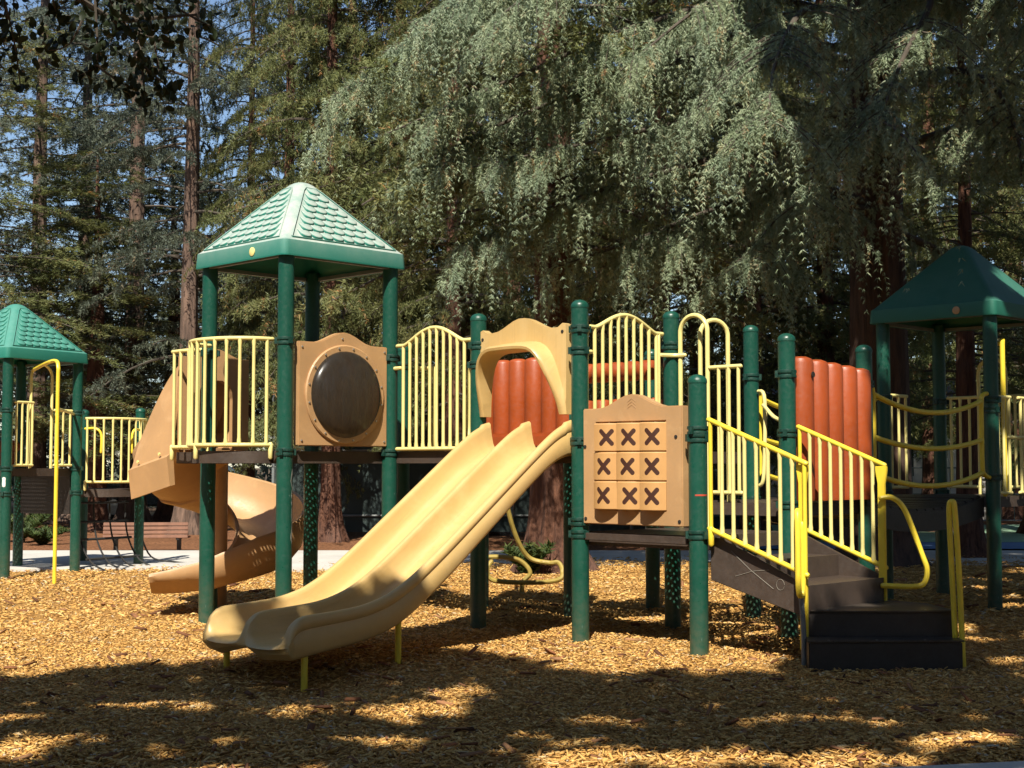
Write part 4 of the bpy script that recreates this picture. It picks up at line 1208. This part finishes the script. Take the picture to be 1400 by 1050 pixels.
place_tree('redwood_tree', RA, (wx(392, 27), 27, -.05), 2.5, (.58, .58, 1.02), 'bushy redwood filling the gap behind the spiral slide')
place_tree('redwood_tree', RA, (wx(545, 25.2), 25.2, -.05), 4.4, (.72, .72, 1.0), 'leafy redwood with stout reddish trunk in front of the dark screen fence')
place_tree('redwood_tree', RC, (wx(757, 17.4), 17.4, -.03), 1.0, (1, 1, 1), 'redwood with thick sunlit red trunk and wide roots behind the double slide')
place_tree('redwood_tree', RC, (wx(640, 27), 27, -.05), 5.0, (1, 1, 1), 'redwood in the shade behind the arched yellow barrier')
place_tree('redwood_tree', RC, (wx(1323, 20.2), 20.2, -.03), 3.1, (.62, .62, .55), 'slender rough barked redwood at the tennis court edge')
place_tree('redwood_tree', RC, (wx(960, 27), 27, -.05), 4.0, (1, 1, 1), 'shaded redwood behind the cedar curtain and yellow hoops')
place_tree('redwood_tree', RA, (wx(905, 22.5), 22.5, -.05), 2.2, (.7, .7, .9), 'shaded redwood hanging low behind the tic tac toe panel')
place_tree('redwood_tree', RA, (wx(1030, 23.5), 23.5, -.05), .7, (.72, .72, .92), 'shaded redwood hanging low behind the stair railings')
place_tree('redwood_tree', RA, (wx(1130, 24.5), 24.5, -.05), 5.6, (.7, .7, .9), 'shaded redwood hanging low behind the orange log panel')
place_tree('redwood_tree', RA, (wx(1275, 27.5), 27.5, -.05), 3.4, (.8, .8, 1.0), 'dense redwood beyond the court filling the gap left of the dark roof')
place_tree('redwood_tree', RA, (wx(1420, 26.5), 26.5, -.05), 1.1, (.85, .85, 1.0), 'dense redwood beyond the court at the right of the dark roof')
place_tree('redwood_tree', RB, (wx(112, 36), 36, -.05), 4.9, (1.25, 1.25, .85), 'hazy farther redwood between the pale trunks at the sky gap')
place_tree('redwood_tree', RA, (wx(1090, 32), 32, -.05), 1.2, (1.1, 1.1, 1.05), 'far redwood beyond the tennis court glimpsed past the cedar trunk')
place_tree('redwood_tree', RA, (wx(1390, 34), 34, -.05), 5.2, (1.1, 1.1, 1.05), 'far redwood behind the white pavilion')
place_tree('redwood_tree', RA, (wx(830, 33), 33, -.05), 3.2, (1.15, 1.15, 1.1), 'far redwood closing the view behind the thick red trunk')
place_tree('redwood_tree', RC, (wx(-30, 27), 27, -.05), .6, (1, 1, .6), 'redwood behind the small green roofed tower')
place_tree('redwood_tree', RC, (wx(130, 29), 29, -.05), 2.6, (.95, .95, .46), 'low branching redwood behind the yellow balcony')
place_tree('redwood_tree', RC, (wx(235, 33), 33, -.05), 3.9, (1, 1, .50), 'low branching redwood behind the wooden bench')
place_tree('redwood_tree', RA, (wx(700, 40), 40, -.05), .9, (1.4, 1.4, 1.1), 'distant redwood behind the screen fence')
place_tree('redwood_tree', RA, (wx(480, 38), 38, -.05), 3.0, (1.3, 1.3, 1.1), 'distant redwood behind the green slide tower trees')
place_tree('redwood_tree', RA, (wx(340, 33), 33, -.05), 5.0, (.55, .55, 1.05), 'narrow redwood rising right of the sky gap behind the roof')
place_tree('redwood_tree', RA, (wx(620, 23), 23, -.05), 1.9, (.6, .6, .95), 'dense redwood behind the arched yellow barrier, in front of its shaded neighbour')

# weeping cedar on the right
def cedar():
    r = np.random.default_rng(77)
    tx, ty = wx(1203, 18.2), 18.2
    t = empty('cedar_tree', (tx, ty, -.05)); tag(t, 'huge weeping cedar with hanging blue green curtains and dark trunk behind the bridge', 'tree')
    put('trunk', trunk_mesh('cedar_trunk', 16, .40, 'cedar_bark', 1.7, seed=4, top=.4), t)
    o = np.array([tx, ty, -.05])
    limbs = [  # manual sweeping limbs: world points
        [(4.6, 18, 6.9), (3.0, 16.4, 6.75), (1.5, 15.4, 6.15), (.1, 15.0, 5.45), (-1.35, 14.8, 4.75)],
        [(4.6, 18, 5.5), (3.2, 16.6, 5.6), (2.1, 15.5, 5.12), (.9, 15.1, 4.75), (-.45, 14.9, 4.42)],
        [(4.6, 18, 8.2), (2.2, 16.6, 8.0), (.2, 15.9, 7.0), (-.9, 15.6, 6.2), (-1.9, 15.4, 5.35)],
        [(4.6, 18, 6.0), (3.9, 16.0, 6.3), (3.0, 14.2, 5.9), (2.5, 13.2, 5.1), (2.3, 12.6, 4.35)],
        [(4.6, 18, 6.3), (4.6, 16.0, 6.6), (4.2, 14.0, 5.9), (3.6, 12.9, 5.0), (3.25, 12.5, 4.25)],
        [(4.6, 18, 7.2), (5.6, 16.0, 7.4), (5.6, 14.4, 6.6), (5.3, 13.4, 5.6), (5.0, 12.8, 4.7)],
        [(4.6, 18, 5.2), (5.8, 16.8, 5.4), (6.8, 15.8, 4.9), (7.6, 15.2, 4.2)],
        [(4.6, 18, 4.6), (3.4, 17.2, 4.7), (2.2, 16.7, 4.2), (1.2, 16.4, 3.6)],
        [(4.6, 18, 5.0), (3.8, 16.6, 5.2), (3.4, 15.5, 4.8), (3.1, 14.8, 4.0)],
        [(4.6, 18, 7.6), (3.0, 16.2, 7.6), (1.6, 14.9, 7.0), (.6, 14.3, 6.4), (-.2, 14.0, 5.7)],
        [(4.6, 18, 4.4), (5.8, 18.2, 3.9), (7.0, 18.0, 3.2), (8.5, 17.6, 2.9)],
        [(4.6, 18, 6.6), (2.6, 17.0, 6.4), (.9, 16.6, 5.8), (-.3, 16.4, 5.2)],
        [(4.6, 18, 4.9), (3.0, 16.8, 5.0), (1.6, 16.2, 4.6), (.5, 15.9, 4.2), (-.5, 15.7, 3.75)],
        [(4.6, 18, 4.5), (3.2, 17.0, 4.6), (2.2, 16.5, 4.2), (1.3, 16.1, 3.8), (.5, 15.9, 3.5)],
        [(4.6, 18, 4.3), (3.9, 16.9, 4.4), (3.2, 16.1, 4.0), (2.6, 15.5, 3.5)],
        [(4.6, 18, 6.4), (3.0, 16.6, 6.2), (1.4, 15.8, 5.7), (-.2, 15.5, 5.0), (-1.4, 15.3, 4.3)],
        [(4.6, 18, 6.9), (5.4, 16.2, 7.0), (6.0, 14.8, 6.3), (6.3, 13.9, 5.5), (6.4, 13.4, 4.8)],
        [(4.6, 18, 5.9), (5.2, 16.8, 6.0), (5.4, 15.7, 5.5), (5.4, 15.0, 4.8), (5.3, 14.6, 4.2)],
        [(4.6, 18, 7.0), (4.0, 16.2, 7.1), (3.0, 15.0, 6.6), (2.0, 14.3, 6.0), (1.2, 14.0, 5.3)],
        [(4.6, 18, 6.4), (6.2, 17.2, 6.6), (7.4, 16.4, 6.0), (8.2, 15.9, 5.2)],
        [(4.6, 18, 8.0), (3.4, 16.4, 8.0), (2.0, 15.2, 7.4), (.4, 14.7, 6.7), (-.9, 14.5, 5.9)],
        [(4.6, 18, 5.8), (2.8, 17.4, 5.6), (1.2, 17.2, 5.0), (.2, 17.1, 4.4)],
    ]
    for k in range(14):       # the rest of the crown, higher and all round
        a = r.uniform(-.5, 3.6); z = 6.8 + 8.5 * ((k + r.random()) / 14); Lb = (5.6 - .30 * (z - 6)) * r.uniform(.75, 1.05)
        d = np.array([math.cos(a), math.sin(a), 0])
        limbs.append([tuple(np.array([tx, ty, z]) + d * Lb * q + np.array([0, 0, .9 * q - 2.2 * q * q])) for q in (0, .3, .6, .85, 1)])
    lm = MB(); P0s = []; D0s = []; Ls = []; low = []
    for li, pts in enumerate(limbs):
        path = np.array([tuple(p) for p in smoothpath(pts, 6)]); n = len(path)
        lm.tube([tuple(p - o) for p in path], [.055 * (1 - .92 * i / (n - 1)) + .004 for i in range(n)], 6)
        Lb = np.linalg.norm(np.diff(path, axis=0), axis=1).sum()
        manual = li < 22
        ns = int(Lb * (10.0 if manual else 1.0))
        for s in range(ns):       # side sprays fan out from the limb, then weep
            q = .16 + .84 * r.random() ** .8
            if math.sin(Lb * 3.4 * q + 1.7 * li) < -.25 and r.random() < .85: continue
            i = q * (n - 1); i0 = min(int(i), n - 2); p = path[i0] + (path[i0 + 1] - path[i0]) * (i - i0)
            tg = path[i0 + 1] - path[i0]; tg /= np.linalg.norm(tg)
            sd = np.array([-tg[1], tg[0], 0]); sd /= np.linalg.norm(sd) + 1e-9
            sg = r.choice([-1, 1]); LS = r.uniform(.35, 1.5) * (1.15 - .6 * q)
            B = [p + (sd * sg * .85 + tg * .55) * LS * t_ + np.array([0, 0, .10 * t_ - .55 * t_ * t_]) * LS for t_ in np.linspace(0, 1, 5)]
            lm.tube([tuple(b - o) for b in B], [.010, .008, .006, .004, .003], 4)
            m_ = int((9 if manual else 5) * LS / .8) + 3
            tt = r.random(m_); B = np.array(B)
            pp = np.stack([np.interp(tt, np.linspace(0, 1, 5), B[:, c]) for c in range(3)], 1)
            dd = r.normal(0, .5, (m_, 3)); dd[:, 2] = .05; dd += (sd * sg * .4 + tg * .3); dd /= np.linalg.norm(dd, axis=1, keepdims=True)
            p2 = np.stack([np.interp(np.linspace(.05, 1, 7), np.linspace(0, 1, 5), B[:, c]) for c in range(3)], 1); d2_ = r.normal(0, 1, (7, 3)); d2_[:, 2] = np.abs(d2_[:, 2]); d2_ /= np.linalg.norm(d2_, axis=1, keepdims=True)
            P0s.append(p2); D0s.append(d2_); Ls.append(r.uniform(.10, .22, 7))
            P0s.append(pp); D0s.append(dd); Ls.append((.12 + .80 * r.random(m_) ** 1.6))
        m_ = int(Lb * (16 if manual else 5)); tt = .1 + .9 * r.random(m_)          # and along the limb itself
        pp = np.stack([np.interp(tt * (n - 1), np.arange(n), path[:, c]) for c in range(3)], 1)
        dd = r.normal(0, 1, (m_, 3)); dd[:, 2] = np.abs(dd[:, 2]) * .3; dd /= np.linalg.norm(dd, axis=1, keepdims=True)
        P0s.append(pp); D0s.append(dd); Ls.append(r.uniform(.12, .4, m_))
    P0 = np.concatenate(P0s); D0 = np.concatenate(D0s); L = np.concatenate(Ls)
    keep = (P0[:, 2] - EYE < .37 * P0[:, 1]) | (r.random(len(P0)) < .35)      # thinner where the crown rises far overhead
    P0, D0, L = P0[keep], D0[keep], L[keep]
    K = 12; per = 6
    P, T = strand_points(P0, D0, L, K, .38, .90, r)
    tri = needles(P, T, per, .044, .0085, 1.0, r)
    base = np.repeat(np.clip(r.normal(.48, .26, len(P0)), 0, 1), K * per)
    rnd = np.clip(base + r.normal(0, .12, len(tri)), 0, 1)
    put('limbs', lm.mesh('cedar_limbs', 'twig_bark', 60), t)
    c = put('crown', foliage_mesh('cedar_foliage', tri - o, 'cedar_needles', rnd), t); c['kind'] = 'stuff'
    print('cedar tris', len(tri))
cedar()

# oaks beside and behind the viewer: they throw the shade on the foreground and the right-hand tower
EX = [-9, -4.5, -3.2, -2.3, -1.4, -.7, -.2, .15, .5, 1.0, 1.5, 1.9, 2.4, 2.8, 3.1, 3.3]
EY = [8.7, 8.85, 9.05, 9.45, 9.75, 9.95, 9.7, 9.0, 8.75, 8.6, 8.75, 9.15, 9.75, 10.6, 12.5, 30]
GAPS = [(-2.75, 7.3, .42, .22), (-1.9, 7.75, .35, .14), (-2.4, 6.5, .5, .2), (-.55, 6.55, .30, .14), (.75, 6.2, .42, .25), (1.35, 6.15, .42, .22), (2.1, 6.55, .35, .22), (.5, 7.0, .22, .1), (1.75, 7.1, .25, .12), (-1.1, 5.8, .4, .2), (-3.3, 7.9, .3, .12),
        (3.0, 7.7, .25, .14), (3.4, 9.2, .3, .3), (2.9, 10.2, .3, .35), (3.9, 10.6, .25, .25), (3.6, 12.0, .28, .3), (4.5, 13.0, .30, .35), (4.75, 14.6, .35, .4), (5.2, 15.8, .4, .3), (3.7, 15.2, .25, .3), (4.2, 17.2, .4, .4), (3.6, 18.4, .4, .3), (5.3, 19, .4, .4), (6.2, 17, .5, .5), (4.4, 20.4, .5, .4)]
def canopy(seed, n, x0, x1, y0, y1, zlo, zhi, size, open_frac):
    r = np.random.default_rng(seed)
    qx = r.uniform(x0, x1, n); qy = r.uniform(y0, y1, n)
    # clumps
    f = np.sin(1.9 * qx + 1.1 * np.sin(1.3 * qy)) * np.sin(1.7 * qy + 1.3 * np.sin(.9 * qx + 2)) + .6 * np.sin(4.3 * qx + 2.9 * qy + 1) * np.sin(3.9 * qy - 3.1 * qx)
    keep = f > np.quantile(f, open_frac) + r.normal(0, .22, n)
    e = np.interp(qx, EX, EY) + .12 * np.sin(7 * qx + 1) + .08 * np.sin(15 * qx)
    keep &= (qy < e) | ((qx > 3.15 + .15 * np.sin(2.1 * qy)))
    for gx, gy, ga, gb in GAPS:
        keep &= ((qx - gx + .1 * np.sin(9 * qy)) / ga) ** 2 + ((qy - gy + .06 * np.sin(11 * qx)) / gb) ** 2 > r.uniform(.75, 1.15, n)
    qx, qy = qx[keep], qy[keep]; n = len(qx)
    z = r.uniform(zlo, zhi, n) + .8 * np.sin(.8 * qx + 1.2) + .4 * np.sin(2.2 * qy)
    P = np.stack([qx - z * SHX, qy - z * SHY, z], 1)
    d = r.normal(0, 1, (n, 3)); d[:, 2] *= .5; d /= np.linalg.norm(d, axis=1, keepdims=True)
    s = np.cross(d, r.normal(0, 1, (n, 3))); s /= np.linalg.norm(s, axis=1, keepdims=True)
    l = (size * (.6 + .8 * r.random(n)))[:, None]; w_ = l * .36
    V = np.stack([P - d * l * .5, P - d * l * .1 + s * w_, P + d * l * .5, P - d * l * .1 - s * w_], 1)
    return V, np.arange(4 * n).reshape(-1, 4), np.clip(r.normal(.5, .25, n), 0, 1)

def oak(loc, canopy_v, canopy_f, canopy_r, label, seed, h, r0):
    t = empty('oak_tree', loc); tag(t, label, 'tree')
    put('trunk', trunk_mesh('oak_trunk', h, r0, 'grey_bark', 1.6, seed=seed, top=.55), t)
    V = canopy_v.reshape(-1, 3) - np.array(loc)
    c = put('crown', np_mesh('oak_crown', V, canopy_f, 'oak_leaves', canopy_r), t); c['kind'] = 'stuff'
    r = np.random.default_rng(seed); lm = MB()
    for k in range(34):
        p = V[r.integers(len(V))]; z0 = r.uniform(.62, .98) * h
        mid_ = np.array([p[0] * .5, p[1] * .5, (z0 + p[2]) / 2 + .5])
        lm.tube(smoothpath([(0, 0, z0), tuple(mid_), tuple(p)], 4), [.10 - .0095 * i for i in range(9)], 6)
    put('limbs', lm.mesh('oak_limbs', 'grey_bark', 60), t)
    return t
va = canopy(5, 44000, -9, 3.6, 1.0, 10.2, 6.5, 8.5, .235, .14)
oakA = oak((-7.0, -3.5, 0), *va, 'broad oak behind the viewer shading the foreground chips, one leafy branch hanging into view', 3, 6.4, .38)
vb = canopy(6, 56000, 2.0, 10.5, 8.2, 24, 8.0, 11.0, .30, .12)
vb2 = canopy(8, 20000, 2.2, 15, 8.6, 27, 11.5, 14.0, .42, .10)
vb = (np.concatenate([vb[0], vb2[0]]), np.arange(4 * (len(vb[0]) + len(vb2[0]))).reshape(-1, 4), np.concatenate([vb[2], vb2[2]]))
oakB = oak((9.8, 4.5, 0), *vb, 'tall oak to the right of the viewer shading the bridge and dark roofed tower', 9, 8.2, .42)

# the leafy branch that hangs into the picture, top left
hb_ = empty('hanging_branch', (0, 0, 0), parent=oakA)
hb_.matrix_parent_inverse = Matrix.Translation((7.0, 3.5, 0))
r = np.random.default_rng(12)
def pxw(px, py, d):
    x = (px - 700) / F_PX; y = (525 - py) / F_PX
    dx, dy, dz = x, math.cos(PITCH) - y * math.sin(PITCH), math.sin(PITCH) + y * math.cos(PITCH)
    t = d / dy; return np.array([dx * t, d, EYE + dz * t])
lf_meshes = []
for k in range(3):
    m = MB(); outl = []
    for j in range(10):
        q = 2 * math.pi * j / 10; rx = .0165 * (1 + .12 * k); rw = .0115 * (1 + .1 * math.sin(3 * q + k))
        outl.append((rx * math.cos(q) + rx, rw * math.sin(q), .004 * math.cos(2 * q) + .003 * k))
    m.add(outl + [(.0165, 0, .004)], [(j, (j + 1) % 10, 10) for j in range(10)])
    me = m.mesh('leaf', 'oak_leaves', 60); lf_meshes.append(me)
twigs = MB()
clusters = []
main = [(-60, -160, 4.6), (30, -60, 4.8), (110, 0, 5.0), (160, 30, 5.1), (205, 25, 5.1), (270, 20, 5.15)]
bl = [[(-40, -120, 4.6), (0, -20, 4.8), (20, 60, 4.9), (28, 120, 4.95)], [(60, -60, 4.8), (75, 10, 4.9), (85, 25, 4.95)], [(130, 0, 5), (133, 60, 5.0), (130, 90, 5.0), (105, 105, 5.0)], [(130, 88, 5), (160, 110, 5.0), (175, 118, 5.0)],
      [(190, 20, 5.1), (192, 70, 5.05), (196, 110, 5.0), (200, 145, 5.0)], [(196, 90, 5.0), (225, 115, 5.0), (235, 125, 5)], [(205, 25, 5.1), (215, 80, 5.1), (218, 100, 5.1)], [(120, 10, 5), (95, 60, 5.0), (60, 70, 5)], [(240, 10, 5.1), (275, 30, 5.1), (290, 36, 5.1)], [(0, -20, 4.8), (10, 30, 4.9), (5, 60, 4.9)], [(150, 0, 5.0), (180, 40, 5.0), (240, 60, 5.0)], [(160, -40, 5.0), (165, 20, 5.0), (150, 60, 5.0)]]
twigs.tube([tuple(pxw(*p)) for p in main], [.02, .016, .012, .009, .007, .004], 6)
spots = []
for b in bl:
    P = smoothpath([tuple(pxw(*p)) for p in b], 6)
    twigs.tube(P, [.005 - .003 * i / (len(P) - 1) for i in range(len(P))], 5)
    for i, p in enumerate(P):
        if i > len(P) * .35: spots.append((np.array(p), 2))
for px, py, n_, sp_ in ((165, 20, 60, 34), (195, 45, 40, 26), (230, 20, 40, 26), (130, 10, 26, 22), (25, 105, 16, 14), (40, 20, 18, 22), (110, 105, 14, 16), (200, 138, 12, 10), (65, 40, 12, 14), (265, 12, 14, 14), (214, 95, 12, 11), (12, 60, 12, 16), (232, 122, 10, 9), (75, 5, 14, 22), (150, 60, 14, 16)):
    for _ in range(n_):
        spots.append((pxw(px + r.normal(0, sp_), py + r.normal(0, sp_ * .7), 5.0 + r.normal(0, .12)), 0))
tw = twigs.build('twig', 'twig_bark', hb_)
nl = 0
for p, k in spots:
    for _ in range(max(1, k)):
        if nl >= 298: break
        put('leaf', lf_meshes[int(r.integers(3))], hb_, tuple(p + r.normal(0, .014, 3)), (r.uniform(0, 6.28), r.uniform(0, 6.28), r.uniform(0, 6.28)))
        nl += 1
lmass = MB()      # the remaining leaves of the branch
for p, k in spots[::-1]:
    if r.random() < .55:
        q = Vector(p) + Vector(r.normal(0, .028, 3)); M = Matrix.Rotation(r.uniform(0, 6.28), 3, 'X') @ Matrix.Rotation(r.uniform(0, 6.28), 3, 'Y') @ Matrix.Rotation(r.uniform(0, 6.28), 3, 'Z')
        me = lf_meshes[int(r.integers(3))]
        lmass.add([q + M @ v.co for v in me.vertices], [tuple(f.vertices) for f in me.polygons])
tag(lmass.build('leaf_mass', 'oak_leaves', hb_), kind='stuff')

# ------------------------------------------------------------------ far wood closing the view
r = np.random.default_rng(91)
n = 6000
fxs = r.uniform(-34, 34, n); fys = r.uniform(44, 54, n); top = 7.0 + 1.5 * np.sin(fxs * .5) + 1.0 * np.sin(fxs * 1.3 + 1) + np.clip((fxs + 8) * .5, 0, 5)
P0 = np.stack([fxs, fys, r.random(n) ** .8 * top], 1); D0 = r.normal(0, 1, (n, 3)); D0[:, 2] = .2; D0 /= np.linalg.norm(D0, axis=1, keepdims=True)
P, T = strand_points(P0, D0, r.uniform(.5, 1.3, n), 4, .8, .5, r)
tri = needles(P, T, 4, .34, .13, .4, r, .6)
R1_ = np.repeat(np.clip(r.normal(.35, .2, n), 0, 1), 16)
n2 = 6500                                    # unseen foliage ring round sides and back, added to block sky light
an = r.uniform(math.radians(118), math.radians(422), n2)
rr_ = r.uniform(27, 33, n2); tp = 15 + 2.5 * np.sin(an * 9) + 1.5 * np.sin(an * 23)
P0 = np.stack([rr_ * np.cos(an), 8 + rr_ * np.sin(an), r.random(n2) * tp], 1); D0 = r.normal(0, 1, (n2, 3)); D0[:, 2] = .2; D0 /= np.linalg.norm(D0, axis=1, keepdims=True)
P, T = strand_points(P0, D0, r.uniform(.8, 2.0, n2), 3, .8, .5, r)
tri = np.concatenate([tri, needles(P, T, 3, .9, .42, .4, r, .6)]); R1_ = np.concatenate([R1_, np.repeat(np.clip(r.normal(.35, .2, n2), 0, 1), 9)])
tag(put('far_wood_and_sky_screen', foliage_mesh('far_wood_and_sky_screen', tri, 'far_needles', R1_)), 'far off mass of dark trees closing the view, plus unseen ring added to block sky', 'trees', kind='stuff')

# ------------------------------------------------------------------ shrubs
def shrub(loc, h, w_, n, label, seed):
    r = np.random.default_rng(seed)
    t = empty('shrub', loc); tag(t, label, 'shrub')
    ns = 14; P0 = np.zeros((ns, 3)); a = r.random(ns) * 6.28; D0 = np.stack([np.cos(a) * .4, np.sin(a) * .4, np.ones(ns)], 1)
    L = r.uniform(.6, 1.0, ns) * h; tt = np.linspace(0.1, 1, 14)[None, :, None]
    P = P0[:, None] + D0[:, None] * L[:, None, None] * tt; P[..., :2] += (np.stack([np.cos(a), np.sin(a)], 1)[:, None] * w_ * tt ** 2); P = P.reshape(-1, 3)
    T = np.repeat(D0 / np.linalg.norm(D0, axis=1, keepdims=True), 14, 0)
    tri = needles(P, T, n, .09, .030, .6, r)
    sm = MB()
    for i in range(ns): sm.tube([(0, 0, -.05), tuple(P[i * 14 + 6]), tuple(P[i * 14 + 13])], [.008, .005, .003], 4)
    put('stems', sm.mesh('stems', 'twig_bark'), t)
    c = put('leaves', foliage_mesh('shrub_leaves', tri, 'shrub_leaves', r.random(len(tri))), t); c['kind'] = 'stuff'
shrub((wx(722, 16.7), 16.7, -.02), .36, .12, 12, 'bright green basal shoots growing at the foot of the thick red trunk', 1)
shrub((wx(62, 23.5), 23.5, -.03), .26, .25, 12, 'low green shrub beyond the path behind the small tower', 2)
shrub((wx(32, 24.5), 24.5, -.03), .5, .3, 18, 'pale tufted shrub at the foot of the tree behind the small tower', 3)

# ------------------------------------------------------------------ screen fence, court fence, pavilion, parked car
fe = empty('screen_fence', (0, 26.2, 0)); tag(fe, 'dark windscreen fence on metal posts behind the redwood trunks', 'fence')
pw = 2.2
pan = MB().box((0, 0, 1.5), (pw - .07, .02, 2.9)).mesh('screen_panel', 'windscreen'); fp = MB().lathe([(.03, -.2), (.03, 3.15), (.012, 3.18)], n=10).mesh('fence_post', 'fence_metal')
rl = MB().tube([(-pw / 2 + .03, 0, 0), (pw / 2 - .03, 0, 0)], .02, 8).mesh('fence_rail', 'fence_metal')
for k in range(5):
    x = -4.4 + pw * k
    put('fence_post', fp, fe, (x, 0, 0))
    if k < 4:
        put('screen_panel', pan, fe, (x + pw / 2, .03, 0))
        for z in (.35, 1.55, 3.05): put('fence_rail', rl, fe, (x + pw / 2, 0, z))
cf = empty('court_fence', (0, 30.9, 0)); tag(cf, 'grey metal bar fence along the far side of the tennis court', 'fence')
fp2 = MB().lathe([(.03, -.2), (.03, 1.3), (.012, 1.33)], n=8).mesh('fence_post', 'fence_metal')
wire = MB().tube([(0, 0, .05), (0, 0, 1.2)], .010, 5).mesh('fence_bar', 'fence_metal')
rl2 = MB().tube([(-1.1, 0, 0), (1.1, 0, 0)], .018, 6).mesh('fence_rail', 'fence_metal')
for k in range(6):
    x = 7.6 + 2.2 * k; put('fence_post', fp2, cf, (x, 0, 0))
    for z in (.08, .65, 1.22): put('fence_rail', rl2, cf, (x + 1.1, 0, z))
    for q in range(1, 8): put('fence_bar', wire, cf, (x + q * .275, 0, 0))
pv = empty('pavilion', (11.5, 37, 0)); tag(pv, 'low white building with dark windows beyond the tennis court', 'building')
m = MB(); m.box((0, 0, 1.4), (11, 4, 3.0)); m.build('wall', 'white_wall', pv)
m = MB(); m.prism([(-2.5, 2.9), (2.5, 2.9), (0, 4.0)], -5.9, 5.9, lambda p, q, d: (d, p, q)); m.build('roof', 'brown_coating', pv)
for k in range(5):
    x = -4.2 + 2.1 * k
    m = MB(); m.box((x, -2.02, 1.55), (1.05, .06, 1.2)); wn = m.build('window', 'white_wall', pv)
    for s_ in (-.25, .25):
        m = MB(); m.box((x + s_, -2.06, 1.55), (.44, .03, 1.08)); m.build('pane', 'glass_dark', wn)
cr = empty('parked_car', (-8.6, 36.5, -.10), 0.06); tag(cr, 'dark parked car under the trees behind the bench', 'car')
prof = [(-2.2, .35), (-2.25, .75), (-2.1, .92), (-1.35, 1.02), (-.75, 1.52), (.9, 1.56), (1.75, 1.05), (2.15, .95), (2.25, .7), (2.2, .35)]
m = MB(); m.loft([[(p, s_ * (.86 if q < 1.1 else .70), q) for p, q in prof] for s_ in (-1, 1)]); body = m.build('body', 'car_paint', cr, bevel=.05, seg=3)
for xs_ in ([(-1.18, 1.06), (-.68, 1.46), (.05, 1.48), (.05, 1.06)], [(.13, 1.06), (.13, 1.48), (.85, 1.48), (1.5, 1.06)]):
    m = MB(); m.prism(xs_, -.83, -.80, fy); m.build('window', 'glass_dark', cr)
for x in (-1.4, 1.4):
    for y in (-.78, .78):
        m = MB(); m.lathe([(.2, -.11), (.33, -.11), (.345, 0), (.33, .11), (.2, .11)], (x, y, .335), 20, 'Y'); wh = m.build('wheel', 'tyre', cr)
        m = MB(); m.lathe([(.20, -.115), (.19, .118), (.05, .122)], (x, y, .335), 14, 'Y'); m.build('rim', 'steel', wh)
for y in (-.6, .6):
    m = MB(); m.box((2.24, y, .72), (.05, .35, .14)); m.build('headlight', 'lamp_clear', cr, bevel=.01)
    m = MB(); m.box((-2.25, y, .75), (.05, .3, .14)); m.build('tail_light', 'orange_plastic', cr, bevel=.01)

print('objects', len(sc.objects))
